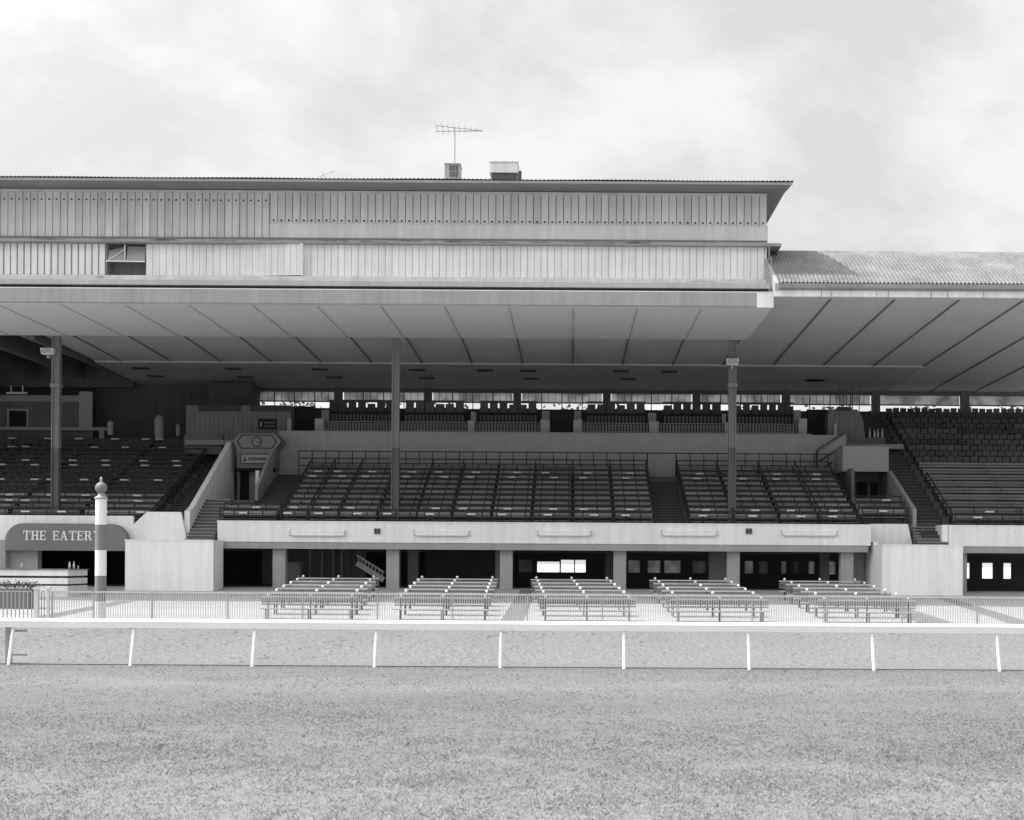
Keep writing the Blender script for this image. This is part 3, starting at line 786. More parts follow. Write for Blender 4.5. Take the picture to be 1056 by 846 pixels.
x = X(335,63,180); g = MB(); g.tube((x-.3,63,21.08),(x+.45,63,21.42),.018,6); g.tube((x,63,21.08),(x-.1,63,21.3),.018,6); g.tube((x+.3,62.8,21.28),(x+.3,63.4,21.40),.012,6)
solo('bent_aerial',g,'galv','small bent rod aerial lying on the roof edge','aerial')

# ================================================================== LIGHT FITTINGS ON THE BARRIER
for i,(a,b) in enumerate(((300,355),(428,483),(555,609),(683,738),(807,862))):
    x0,x1 = X(a,BD,549),X(b,BD,549); zc = Z(550,BD,(a+b)/2)
    lab = ['leftmost','second from left','middle','second from right','rightmost'][i]+' long white tube light fitting on the front barrier'
    t = thing('tube_light', lab, 'light', ((x0+x1)/2,BD,zc), 'tube lights along the front barrier')
    g = MB(); g.prism([(BD-.12,zc-.10),(BD-.001,zc-.14),(BD-.001,zc+.14),(BD-.12,zc+.11)],x0,x1); g.build('housing','barrier_white',t)
    g = MB(); g.tube((x0+.08,BD-.14,zc-.13),(x1-.08,BD-.14,zc-.13),.035,8); g.build('tube','lamp_white',t)
    g = MB(); g.box(x0-.06,x0-.002,BD-.13,BD-.001,zc-.15,zc+.15); g.build('end_cap','rail_side',t)
    g = MB(); g.box(x1+.002,x1+.06,BD-.13,BD-.001,zc-.15,zc+.15); g.build('end_cap','rail_side',t)
for p,lab in ((389,'small dark junction box on the barrier left of the middle'),(772,'small dark junction box on the barrier under the rightmost roof column')):
    x = X(p,BD); z = Z(548,BD,p); t = thing('junction_box',lab,'junction box',(x,BD,z),'junction boxes on the front barrier')
    g = MB(); g.box(x-.17,x+.17,BD-.08,BD-.002,z-.15,z+.15); g.build('box','pole_grey',t)
    g = MB(); g.box(x-.13,x-.02,BD-.09,BD-.082,z-.1,z+.1); g.box(x+.03,x+.13,BD-.09,BD-.082,z-.1,z+.1); g.build('cover','joint',t)

# ================================================================== LOW BLOCK WALLS BESIDE THE STAND
def block(x0,x1,y0,y1,z1,label,right_ret):
    t = thing('block_wall',label,'wall',((x0+x1)/2,y0,apron_z(y0)),'white block walls in front of the stand')
    zz = apron_z(y0)-.1; zm = zz+(z1-zz)*.48
    g = MB(); g.box(x0,x1,y0,y1,zz,zm); g.box(x0,x1,y0,y1,zm+.012,z1); g.box(x0+.01,x1-.01,y0+.01,y1-.01,zm-.001,zm+.013); g.build('wall','wall_white',t)
    g = MB(); g.box(x0-.03,x1+.03,y0-.03,y1+.03,z1+.002,z1+.06); g.build('coping','wall_white',t)
block(X(129,68),X(220,68),68,69.95,Z(558,68,175)+.0,'broad white rendered block wall at the left end of the benches',1)
block(X(910,68),X(993,68),68,69.95,Z(563,68,950),'broad white rendered block wall at the right end of the benches',0)

g = MB(); g.box(16.22,16.45,69.97,71.9,zf-.3,3.82); gp('return_wall',g,'wall_white')
g = MB(); g.box(15.35,16.2,72.0,72.4,zf-.1,ZS-.003); gp('return_wall',g,'concrete')
# parapet boxes and sloping walls round the stairs
g = MB(); xq0,xq1 = X(137,69.99),X(186,70)
zq = Z(528,70,160)
g.prism([(xq0,3.7),(xq1+.35,3.7),(xq1,zq),(xq0+.75,zq),(xq0,zq-.7)],69.97,70.2,'y'); gp('stair_parapet',g,'wall_white')
g = MB(); g.prism([(70.21,3.5),(79.5,3.5),(79.5,9.75),(78.8,9.75),(71.0,5.5),(70.21,5.25)],-20.70,-20.42); gp('stair_parapet',g,'wall_white')
g = MB(); g.prism([(X(897,70.9),3.4),(X(942,70.9),3.4),(X(936,70.9),Z(540.5,70.9,920)),(X(897,70.9),Z(540.5,70.9,920))],70.9,71.05,'y'); gp('stair_parapet',g,'wall_white')
g = MB(); g.box(X(971,70),X(977,70),69.95,71.2,3.4,4.75); gp('stair_parapet',g,'wall_white')

# ================================================================== VOMITORIES
# left
VD = 78.4
g = MB(); g.box(-20.2,-18.0,79.6,79.9,6.0,8.4); vl = gp('vomitory',g,'kiosk_pale')
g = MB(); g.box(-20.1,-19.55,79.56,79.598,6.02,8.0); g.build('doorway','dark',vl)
g = MB(); g.prism([(74.6,6.0),(VD-.02,6.0),(VD-.02,9.2),(VD-.4,9.0),(74.6,6.75)],-17.99,-17.83); g.build('side_wall','kiosk_pale',vl)
g = MB(); g.prism([(VD-1.6,6.03),(79.5,6.03),(79.5,8.1),(VD-1.6,7.9)],-18.5,-18.3); g.build('inner_wall','wall_white',vl)
g = MB(); g.box(-20.19,-18.01,VD+.1,79.59,8.0,8.12); g.build('head','dark',vl)
g = MB(); 
za,zb2 = 9.3,10.22
g.prism([(-19.98,8.15),(-17.75,8.15),(-17.75,9.28),(-17.35,9.75),(-17.75,zb2),(-19.85,zb2),(-20.25,9.75),(-19.98,9.28)],VD,79.9,'y'); vb = gp('vomitory_canopy',g,'kiosk_slat')
def outline(g,pts,y,w):
    for p,q in zip(pts,pts[1:]+pts[:1]): g.bar((p[0],y,p[1]),(q[0],y,q[1]),.03,w)
st = thing('emblem_sign','pale panel with dark border and round emblem above the left stair opening','sign',(-18.85,VD-.02,9.3))
g = MB(); g.prism([(-19.75,9.34),(-17.9,9.34),(-17.65,9.75),(-17.95,10.12),(-19.7,10.12),(-19.95,9.75)],VD-.03,VD-.003,'y'); g.build('panel','kiosk_slat',st)
g = MB(); outline(g,[(-19.75,9.34),(-17.9,9.34),(-17.65,9.75),(-17.95,10.12),(-19.7,10.12),(-19.95,9.75)],VD-.045,.055); g.build('border','joint',st)
g = MB()
for k in range(20):
    a0,a1 = 2*math.pi*k/20,2*math.pi*(k+1)/20; c = (-18.8,9.72); r = .29
    g.bar((c[0]+r*math.cos(a0),VD-.045,c[1]+r*math.sin(a0)),(c[0]+r*math.cos(a1),VD-.045,c[1]+r*math.sin(a1)),.03,.05)
g.bar((-18.75,VD-.045,9.70),(-18.55,VD-.045,9.70),.03,.05); g.build('emblem','joint',st)
sg = thing('direction_sign','narrow framed direction sign directly over the left stair opening','sign',(-18.9,VD-.02,8.4))
g = MB(); g.box(-19.75,-18.05,VD-.05,VD-.003,8.42,8.98); g.build('panel','kiosk_pale',sg)
g = MB(); g.prism([(-19.6,8.55),(-19.42,8.55),(-19.51,8.85)],VD-.058,VD-.051,'y')
for k in range(9): g.box(-19.3+.12*k,-19.22+.12*k,VD-.058,VD-.051,8.62,8.79)
g.build('mark','pipe',sg)
g = MB(); outline(g,[(-19.75,8.42),(-18.05,8.42),(-18.05,8.98),(-19.75,8.98)],VD-.065,.05); g.build('frame','joint',sg)
# right
VR = 77.3
g = MB(); g.box(16.3,16.5,VR-1.2,80,tz(0)-.02,8.2); g.box(18.72,18.93,VR+.1,80,tz(0)-.02,8.2); g.box(16.5,18.72,79.5,79.8,tz(0)-.02,8.2)
vr = gp('vomitory',g,'kiosk')
for a,b in ((16.55,17.1),(17.35,18.0),(18.2,18.65)):
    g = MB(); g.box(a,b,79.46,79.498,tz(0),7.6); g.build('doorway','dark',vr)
g = MB(); g.prism([(71.6,4.6),(VR+.1,4.6),(VR+.1,8.1),(VR-.2,8.1),(71.6,5.65)],18.72,18.93); g.build('side_wall','kiosk_pale',vr)
g = MB(); g.box(X(869,VR,470),X(916.5,VR,470),VR,79.9,Z(486.5,VR,892),Z(460.5,VR,892)); gp('vomitory_canopy',g,'parapet')
# ramp with pipes left of the right canopy
g = MB(); g.prism([(X(836,79.9),8.2),(X(871,79.9),8.2),(X(871,79.9),10.55),(X(862,79.9),10.2),(X(841,79.9),9.25)],79.7,79.95,'y'); gp('ramp_wall',g,'kiosk_pale')

# ================================================================== KIOSKS AND ROOMS OF THE UPPER LEVEL
kl = thing('kiosk','ribbed dark kiosk with vent grilles and small black notice, left of the balcony seats','kiosk',(-20.6,81,10))
kx0,kx1 = X(191,81),X(299,81)
g = MB(); g.box(kx0,kx1,81,84,10.0,12.2); g.build('body','kiosk',kl)
ribbed(kx0,kx1,81,10.05,12.15).build('cladding','kiosk',kl)
for a,b in ((204,247),(257,299)):
    g = MB(); g.box(X(a,81),X(b,81),80.9,80.97,12.2-.36,12.2+.02)
    g.build('vent_grille','joint',kl)
g = MB(); g.box(X(295.5,80.9),X(299.5,80.9),80.85,80.97,10.0,11.4); g.build('pier','parapet',kl)
g = MB(); x0,x1 = X(266,81),X(284.5,81); z0,z1 = Z(443,81,275),Z(432,81,275)
ns = thing('notice_board','small black notice board on the ribbed wall of the left kiosk','notice',((x0+x1)/2,80.9,z0))
g.box(x0,x1,80.9,80.965,z0,z1); g.build('board','dark',ns)
g = MB()
for k in range(2): g.box(x0+.35,x1-.1,80.89,80.899,z0+.18+.2*k,z0+.21+.2*k)
g.box(x0+.12,x0+.2,80.89,80.899,z0+.15,z0+.45); g.build('mark','shade_grey',ns)
g = MB(); g.box(X(214,86.5),X(258,86.5),86.5,89,10,14.35); gp('back_room',g,'dark_wall')
g = MB(); g.box(X(97,88),X(215,88),88,88.3,9.5,14.45); ribbed(X(97,88),X(215,88),88,10,14.4,.6)
rw = gp('ribbed_wall',g,'dark_wall'); ribbed(X(97,88),X(215,88),88,10,14.4,.6).build('cladding','dark_wall',rw)
kr = thing('kiosk','ribbed dark kiosk with tapered side at the right end of the balcony seats','kiosk',(16.5,81,10))
g = MB(); x0,x1 = X(853,81),X(889,81); g.prism([(x0,10.0),(x1+.2,10.0),(x1,11.6),(x1-.35,12.2),(x0+.15,12.2),(x0,11.8)],81,84,'y'); g.build('body','kiosk',kr)
ribbed(X(860,81),X(885,81),81,10.4,12.0).build('cladding','kiosk',kr)
g = MB(); g.box(X(862,81),X(876,81),80.93,80.97,12.1,12.35); g.build('vent_grille','joint',kr)
g = MB(); g.box(X(859,80.9),X(862,80.9),80.85,80.97,10.2,11.3); g.build('pier','parapet',kr)
g = MB(); g.box(X(871,81.5),X(912,81.5),81.5,82.3,8.9,10.5); g.box(X(889,81.3),X(911,81.3),81.3,81.6,9.9,10.0)
solo('bar_counter',g,'mid_dark','dark bar counter in the shade right of the balcony, above the canopy','counter')
for i,p in enumerate((896,901,904.5,909)):
    x = X(p,81.9); g = MB(); g.lathe((x,81.9,10.51),[(.05,0),(.05,.3),(.025,.42),(.025,.6 if i!=1 else .5)],8)
    solo('bottle',g,'frosted','pale slim bottle standing on the dark bar counter','bottle','bottles on the bar counter')

# left booth with ledge
bo = thing('booth','pale walled booth with one small dark window high behind the left seats','booth',(-36,86.4,11))
bx1 = X(95,86.4)
zb_,zt_ = Z(441,86.4,45),Z(408,86.4,45)
g = MB(); g.box(XL,bx1,86.4,86.49,zb_-1,zt_); g.build('wall','kiosk',bo)
g = MB(); g.box(XL,bx1-.8,86.32,86.398,zt_-.4,zt_); g.build('header_band','kiosk_pale',bo)
g = MB(); g.box(bx1-.85,bx1,86.2,86.398,zb_,zt_+.25); g.build('end_pier','concrete',bo)
x0,x1 = X(9,86.4),X(27,86.4)
g = MB(); z0,z1 = zb_+.02,Z(424,86.4,18)
g.box(x0-.14,x0,86.3,86.398,z0,z1+.14); g.box(x1,x1+.14,86.3,86.398,z0,z1+.14); g.box(x0,x1,86.3,86.398,z1,z1+.14); wf = g.build('window','kiosk_pale',bo)
g = MB(); g.box(x0,x1,86.35,86.398,z0,z1); g.build('pane','dark',wf)
g = MB(); g.box(XL,X(110,86),85.9,86.19,Z(444,86,45),Z(440.5,86,45)); g.build('ledge','concrete',bo)
g = MB(); g.box(X(103,86),X(108,86),85.7,85.88,10.3,Z(444,86,105)); g.build('ledge_post','concrete',bo)
g = MB(); g.box(X(6,86),X(27,86),85.9,86.1,Z(406.5,86,16),Z(404.7,86,16)); g.box(X(10,86),X(11,86),85.95,86.0,Z(404.7,86,16),14.0); g.box(X(22,86),X(23,86),85.95,86.0,Z(404.7,86,16),14.0)
solo('hanging_tube_light',g,'lamp_white','white tube light hanging above the small dark booth window','light')
for i,(p,q0,q1,w) in enumerate(((113,449,434,.19),(163.5,455,428,.3),(183,450,437,.15))):
    D = 84.0; x = X(p,D); z0,z1 = Z(q0,D,p),Z(q1,D,p); h = z1-z0
    g = MB(); g.lathe((x,D,z0),[(w*.95,0),(w*1.0,.06),(w*1.05,h*.7),(w*1.15,h*.72),(w*1.1,h*.78),(w*.8,h*.92),(w*.3,h)],12)
    solo('ash_urn',g,'concrete' if i<2 else 'kiosk_pale',['small pale urn bin nearest the booth ledge, behind the left seats','tall pale urn bin before the dark ribbed wall','short slim urn bin beside the left kiosk'][i],'urn bin','urn bins behind the left seats')

# balcony box seats: two slatted tiers per section between piers
def box_section(p0,p1,label):
    D1,D2 = 81.2,83.2
    x0,x1 = X(p0,D1),X(p1,D1); t = thing('box_seat_row',label,'seating',((x0+x1)/2,D1,10.0),'slatted box seats along the balcony')
    g = MB(); g.box(x0,x1,D1,D1+.05,10.0,11.25,1); n = int((x1-x0)/.19)
    for k in range(n): a = x0+(x1-x0)*k/n; g.box(a+.035,a+(x1-x0)/n-.035,D1-.03,D1-.001,10.05,11.2)
    g.build('front_panel',['kiosk_slat','dark'],t)
    g = MB(); g.box(x0,x1,D1-.05,D1+.08,11.252,11.28); g.box(x0,x1,D1-.045,D1-.031,10.72,10.75); g.build('cap_rail','kiosk_pale',t)
    x0,x1 = X(p0+4,D2),X(p1-3,D2)
    g = MB(); g.box(x0,x1,D1+.3,D2-.1,10.0,10.6); g.build('step','tread',t)
    g = MB(); g.box(x0,x1,D2,D2+.05,10.6,12.1,1); n = int((x1-x0)/.22)
    for k in range(n): a = x0+(x1-x0)*k/n; g.box(a+.045,a+(x1-x0)/n-.045,D2-.03,D2-.001,11.1,11.95)
    g.build('upper_panel',['kiosk','dark'],t)
    g = MB()
    n = max(2,int((x1-x0)/.55))
    for k in range(n): a = x0+(x1-x0)*k/n; g.box(a+.05,a+(x1-x0)/n-.06,D2+.3,D2+.36,11.7,12.78+random.uniform(-.12,.12))
    g.box(x0,x1,D2+.4,D2+.44,12.84,12.92); g.box(x0,x1,D2+.45,D2+.6,11.5,12.45)
    g.build('chair_back','seat_dark',t)
secs = [(333,409,'first dark slatted box seat row, beside the left kiosk stair'),(412,481,'slatted box seat row just right of the middle roof column'),(489,556,'slatted box seat row left of the dark central balcony doorway'),
        (600,668,'slatted box seat row right of the dark central balcony doorway'),(679,746,'slatted box seat row just left of the rightmost roof column'),(752,822,'last slatted box seat row, right of the rightmost roof column')]
for s_ in secs: box_section(*s_)
for p0,p1,q in ((324,333,432),(481.5,488.5,434),(556.5,566,433),(590.5,599.5,433),(668.5,678.5,435),(746.5,752,436),(822.5,831,432)):
    g = MB(); x0,x1 = X(p0,81),X(p1,81); zt2 = Z(q,81,p0); g.box(x0,x1,80.9,83.6,10.0,zt2); g.box(x0+.05,x1-.05,82.8,84.2,zt2+.002,zt2+.75); gp('balcony_pier',g,'kiosk_pale')
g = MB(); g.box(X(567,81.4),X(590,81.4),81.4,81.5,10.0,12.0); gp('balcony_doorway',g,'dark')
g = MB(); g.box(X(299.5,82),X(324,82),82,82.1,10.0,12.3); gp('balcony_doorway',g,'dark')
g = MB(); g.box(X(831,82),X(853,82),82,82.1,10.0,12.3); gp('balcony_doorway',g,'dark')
# thin poles on the balcony
for p in (865,872,878,885):
    g = MB(); x = X(p,87); g.tube((x,87,10),(x,87,14.4),.03,6); gp('pipe_column',g,'column_dark')

# ================================================================== STAND BENCHES
def make_stand_bench(w, ms, name='stand_bench'):
    t = thing(name,'','bench',(0,0,0))
    g = MB(); g.box(-w/2,w/2,.28,.45,.42,.46); g.box(-w/2,w/2,.47,.62,.42,.46); g.build('seat',ms,t)
    g = MB()
    if ms != 'seat_dark': g.box(-w/2,w/2,.66,.70,.60,.72); g.box(-w/2,w/2,.68,.72,.76,.88)
    else:
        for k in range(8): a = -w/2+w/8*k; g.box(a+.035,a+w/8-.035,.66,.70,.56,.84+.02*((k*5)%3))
    g.build('backrest',ms,t)
    for sx in (-w/2+.12,0,w/2-.12):
        g = MB(); g.box(sx-.02,sx+.02,.30,.735,.38,.418); g.box(sx-.02,sx+.02,.45,.49,0,.38); g.box(sx-.02,sx+.02,.725,.76,0,.86)
        g.build('support','pipe',t)
    return t
bounds = [-15.6,-14.2,-12.55,-10.45,-8.3,-6.45,-4.3,-2.1,.1,2.35,4.55]
rb = [6.4,8.8,11.3,13.5,15.5]
protos = {}; shelf_later = []
def put_bench(w, ms, x, i, label, y=None, z=None, group='slatted benches on the stand'):
    key = (round(w,2),ms)
    loc = (x, T0+DT*i if y is None else y, tz(i) if z is None else z)
    if key not in protos:
        o = make_stand_bench(w,ms); protos[key] = o; o.location = loc
    else: o = dup(protos[key],loc)
    o['label'] = label; o['group'] = group
def rowname(i,n):
    if i == 0: return 'front row'
    if i == n-1: return 'top row'
    return ORD[i]+' row up'
for i in range(10):
    for k in range(10):
        a,b = bounds[k],bounds[k+1]
        pos = ORD[9-k]+' bay left of the centre stair' if k < 9 else 'bay next left of the centre stair'
        put_bench(2.0 if b-a > 2.08 else 1.8 if b-a > 1.84 else 1.72 if b-a > 1.7 else 1.5 if b-a > 1.6 else 1.3,'seat_slat',(a+b)/2,i,'slatted bench, %s, %s' % (rowname(i,10),pos))
    for k in range(4):
        a,b = rb[k],rb[k+1]
        pos = ORD[k]+' bay right of the centre stair' if k else 'bay next right of the centre stair'
        put_bench(2.0 if b-a < 2.3 else 2.28,'seat_slat',(a+b)/2,i,'slatted bench, %s, %s' % (rowname(i,10),pos))
for i in range(4):
    if i < 2: put_bench(2.9,'seat_slat',-17.35,i,'slatted bench in front of the left stair opening, %s' % rowname(i,9))
    if i > 0: put_bench(2.5,'seat_slat',17.1,i,'slatted bench in front of the right stair opening, %s' % rowname(i,9))
    if i < 2: shelf_later.append((-17.6+.5*(i%2),i,'small white table before the left stair opening, %s' % rowname(i,9)))
    if i in (1,3): shelf_later.append((16.7+.3*i,i,'small white table before the right stair opening, %s' % rowname(i,9)))
stairs(4.62,6.33,10,'centre_stair')
lb = [-38.2,-34.3,-30.4,-26.5,-22.6]
for i in range(16):
    for k in range(4):
        a,b = lb[k],lb[k+1]
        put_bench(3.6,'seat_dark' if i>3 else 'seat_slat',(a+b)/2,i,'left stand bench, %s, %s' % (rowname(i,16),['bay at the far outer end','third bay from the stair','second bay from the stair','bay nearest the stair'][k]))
rr = [20.7,24.5,28.3,32.1]
for i in range(19):
    for k in range(3):
        a,b = rr[k],rr[k+1]
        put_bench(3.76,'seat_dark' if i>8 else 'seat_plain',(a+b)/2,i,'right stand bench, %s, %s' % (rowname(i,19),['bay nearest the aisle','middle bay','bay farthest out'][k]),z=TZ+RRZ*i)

# pipe rails between the bays
def pipe_rail(x, i0, i1, label, hgt=.98, r=.032, rz=RZ):
    tz = lambda i: TZ+rz*i
    t = thing('pipe_rail',label,'railing',(x,T0+DT*i0,tz(i0)),'black pipe rails between the seat bays')
    g = MB()
    g.bar((x,T0+DT*i0+.2,tz(i0)+hgt),(x,T0+DT*i1+.2,tz(i1)+hgt),.055,.05)
    g.bar((x,T0+DT*i0+.2,tz(i0)+hgt*.55),(x,T0+DT*i1+.2,tz(i1)+hgt*.55),.035,.04)
    g.build('handrail','pipe',t)
    for i in range(i0,i1+1,2):
        g = MB(); g.box(x-.03,x+.03,T0+DT*i+.17,T0+DT*i+.23,tz(i)-.0,tz(i)+hgt-.03); g.build('post','pipe',t)
for k,x in enumerate(bounds):
    pipe_rail(x,0,10,'black sloping pipe rail, '+('%s bay line left of the centre stair' % ORD[10-k] if k<10 else 'edging the centre stair on its left'))
for k,x in enumerate(rb):
    pipe_rail(x,0,10,'black sloping pipe rail, '+('%s bay line right of the centre stair' % ORD[k-1] if k else 'edging the centre stair on its right'))
pipe_rail(lb[-1]+.1,0,15,'black sloping pipe rail edging the left stair wall aisle')
pipe_rail(rr[0]-.12,0,6,'black pipe rail edging the right seats along the stepped aisle',rz=RRZ)
# cross rails
def cross_rail(x0,x1,i,label,levels=(.98,.62),step=.78,dy=.1):
    y = T0+DT*i+dy; z = tz(i); t = thing('cross_rail',label,'railing',((x0+x1)/2,y,z),'black pipe rails across the seat rows')
    g = MB()
    for h in levels: g.box(x0,x1,y-.03,y+.03,z+h-.033,z+h+.033)
    g.build('pipe','pipe',t)
    n = max(1,round((x1-x0)/step))
    for k in range(n+1): xx = x0+(x1-x0)*k/n; g = MB(); g.box(xx-.03,xx+.03,y-.06,y-.031,z,z+levels[0]+.02); g.build('post','pipe',t)
for i in range(10):
    cross_rail(bounds[0],bounds[-1],i,'black pipe rail across the %s row, left of the centre stair' % (ORD[i]))
    cross_rail(rb[0],rb[-1],i,'black pipe rail across the %s row, right of the centre stair' % (ORD[i]))
cross_rail(bounds[0]-.8,bounds[-1]+.05,10,'triple pipe guard rail at the top walkway left of the centre stair',(1.42,.98,.55),.8)
cross_rail(bounds[-1]+.06,rb[0]-.06,10,'single pipe bridging the top of the centre stair',(1.42,),2.0)
cross_rail(rb[0]-.05,rb[-1],10,'triple pipe guard rail at the top walkway right of the centre stair',(1.42,.98,.55),.8)
for i in range(0,14): cross_rail(lb[0],lb[-1],i,'black pipe rail across the %s row of the left seats' % ORD[i],step=1.15)
for i in (0,1): cross_rail(rr[0],rr[-1],i,'black pipe rail across the %s row of the right seats' % ORD[i],step=1.3)
for i in range(4):
    if i < 2: cross_rail(-18.85,-15.8,i,'black pipe rail on the %s row before the left stair opening' % ORD[i])
    if i: cross_rail(15.9,18.4,i,'black pipe rail on the %s row before the right stair opening' % ORD[i])
# diagonal rail on ramp
t = thing('ramp_rail','black pipe rail slanting up the ramp beside the right canopy','railing',(15.6,79.5,8.2))
g = MB()
for dz in (0,.75): g.bar((X(842,79.6),79.6,9.2-dz+.35),(X(868,79.6),79.6,10.35-dz+.2),.05,.07)
for k in range(5): xx = X(845+k*5.5,79.6); zz = 8.35+.22*k; g.ball((xx,79.6,zz),.07,6)
g.build('handrail','pipe',t)
g = MB(); g.box(X(841,79.6),X(842.5,79.6),79.55,79.65,8.1,9.55); g.build('post','pipe',t)

# small white shelves
sp = None
def shelf(x,i,label):
    global sp
    loc = (x,T0+DT*i+.12,tz(i))
    if sp is None:
        sp = thing('box_shelf','','table',(0,0,0)); g = MB(); g.box(-.22,.22,-.16,.16,.72,.80); g.build('top','shelf_white',sp)
        g = MB(); g.box(-.03,.03,-.03,.03,0,.719); g.build('leg','pipe',sp); sp.location = loc; o = sp
    else: o = dup(sp,loc)
    o['label'] = label; o['group'] = 'small white tables among the seats'
for q_ in shelf_later: shelf(*q_)
for i in (0,1,7,8):
    for k in range(10):
        a,b = bounds[k],bounds[k+1]; shelf(a+(b-a)*(.28+.12*((i+k)%3)),i,'small white table, %s, %s bay left of the centre stair' % (rowname(i,10),ORD[9-k]))
    for k in range(4):
        a,b = rb[k],rb[k+1]; shelf(a+(b-a)*(.3+.1*((i+k)%3)),i,'small white table, %s, %s bay right of the centre stair' % (rowname(i,10),ORD[k]))
for i in (0,2,3,6,9,10,13,15):
    for k in range(4):
        a,b = lb[k],lb[k+1]
        for e in (0,1): shelf(a+.4+(b-a)*.5*e+.35*((i*3+k)%4),i,'left stand table, %s, %s, %s half' % (rowname(i,16),['outermost bay','third bay from stair','second bay from stair','bay nearest stair'][k],['outer','inner'][e]))
for i in (0,1):
    for k in range(3): shelf(rr[k]+1.2+.9*i,i,'small white table among the right seats, %s, %s' % (rowname(i,19),['bay nearest the aisle','middle bay','farthest bay'][k]))

# ================================================================== THE EATERY
ED_ = 69.3
ea = thing('eatery_sign','grey arched signboard reading THE EATERY above the snack bar','sign',(X(68,ED_),ED_,Z(568,ED_,68)))
x0,x1 = X(5,ED_),X(131,ED_); z0,z1 = Z(568,ED_,68),Z(540,ED_,68)
r_ = .95; poly = [(x0,z0),(x1,z0)]
for k in range(9): a = k/8*math.pi/2; poly.append((x1-r_+r_*math.cos(a),z1-r_+r_*math.sin(a)))
for k in range(9): a = math.pi/2+k/8*math.pi/2; poly.append((x0+r_+r_*math.cos(a),z1-r_+r_*math.sin(a)))
g = MB(); g.prism(poly,ED_,ED_+.5,'y'); g.build('board','sign_grey',ea)
# slab-serif capitals drawn stroke by stroke (cell height 1)
def letter(ch):
    q = []   # quads (x,z)x4
    def rect(a,b,c,d): q.append(((a,c),(b,c),(b,d),(a,d)))
    s = .09
    if ch=='T': rect(.33,.52,0,1); rect(.2,.65,0,s); rect(0,.85,1-s,1); rect(0,.08,.68,1); rect(.77,.85,.68,1); W=.85
    elif ch=='H':
        for o in (.08,.62): rect(o,o+.19,0,1); rect(o-.09,o+.28,0,s); rect(o-.09,o+.28,1-s,1)
        rect(.27,.62,.45,.55); W=.9
    elif ch=='E': rect(.08,.27,0,1); rect(0,.75,0,s); rect(0,.75,1-s,1); rect(.27,.55,.45,.55); rect(.50,.57,.35,.65); rect(.67,.75,0,.3); rect(.67,.75,.7,1); W=.78
    elif ch=='A':
        q.append(((.36,1),(.5,1),(.18,.0),(.09,.0))); q.append(((.36,1),(.52,1),(.86,0),(.65,0))); rect(.22,.7,.3,.39); rect(0,.28,0,s); rect(.55,.95,0,s); W=.95
    elif ch=='R':
        rect(.08,.27,0,1); rect(0,.36,0,s); rect(0,.6,1-s,1); rect(.27,.6,.46,.55); rect(.56,.75,.52,.93); q.append(((.42,.5),(.62,.5),(.88,0),(.66,0))); rect(.62,.92,0,s); W=.92
    elif ch=='Y':
        q.append(((.06,1),(.28,1),(.55,.45),(.38,.45))); q.append(((.70,1),(.80,1),(.52,.45),(.40,.45))); rect(.36,.55,0,.5); rect(.23,.68,0,s); rect(0,.35,1-s,1); rect(.6,.9,1-s,1); W=.9
    return q,W
hgt = .50; xt = X(24,ED_); zt0 = Z(557.3,ED_,60); sx = .44
g = MB(); idx = 0
for ch in 'THE EATERY':
    if ch == ' ': xt += .30; continue
    g = MB()
    q,W = letter(ch)
    for f in q:
        yy = ED_-.03-.0015*(idx%7); idx += 1
        pts = [(xt+a*sx,b*hgt+zt0) for a,b in f]
        g.prism(pts,yy,ED_-.002,'y')
    g.build('letter','paint_white',ea)
    xt += W*sx+.05
# eatery surround: piers, dark interior, back room
g = MB(); g.box(XL,X(5,ED_)-.02,ED_+.1,BD+.1,apron_z(69),ZB0); g.box(X(5,ED_)-.02,X(36,69.5),69.85,70.4,apron_z(69),3.3); gp('eatery_pier',g,'concrete')
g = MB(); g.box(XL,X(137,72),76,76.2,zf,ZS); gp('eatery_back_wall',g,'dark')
ct = thing('snack_counter','pale snack counter with dark stripes below the signboard','counter',(-26.2,64.2,apron_z(64)))
x0,x1 = -29.2,X(70,64); zc0 = apron_z(64)-.05; zz = [zc0,Z(608,64,40)]
top = Z(588,64,40); b1 = Z(594,64,40); b2 = Z(596.2,64,40); b3 = Z(602.4,64,40); b4 = Z(604.2,64,40)
for a,b,m in ((b1,top,'board_c'),(b2,b1-.002,'joint'),(b3,b2-.002,'board_c'),(b4,b3-.002,'joint'),(zc0,b4-.002,'board_c')):
    d = .12 if m=='joint' else 0
    g = MB(); g.box(x0+d,x1-d,64+d,66.6-d,a,b); g.build('tier' if m!='joint' else 'recess',m,ct)
g = MB(); g.box(x0-.05,x1+.05,63.95,66.65,top+.002,top+.05); g.build('counter_top','pole_grey',ct)
for i,(p,w,h) in enumerate(((26,.05,.3),(76,.06,.36),(85.5,.05,.36),(81,.03,.18))):
    x = min(X(p,65),x1-.1) if i==0 else x1-.9+.22*i; D = 64.6 if i==0 else 66.0; g = MB(); g.lathe((x,D,top+.051),[(w,0),(w,h*.6),(w*.5,h*.75),(w*.5,h)],8)
    solo('bottle',g,'frosted','%s pale bottle standing on the snack counter' % ['lone','tall left','tall right','short'][i],'bottle','bottles on the snack counter')
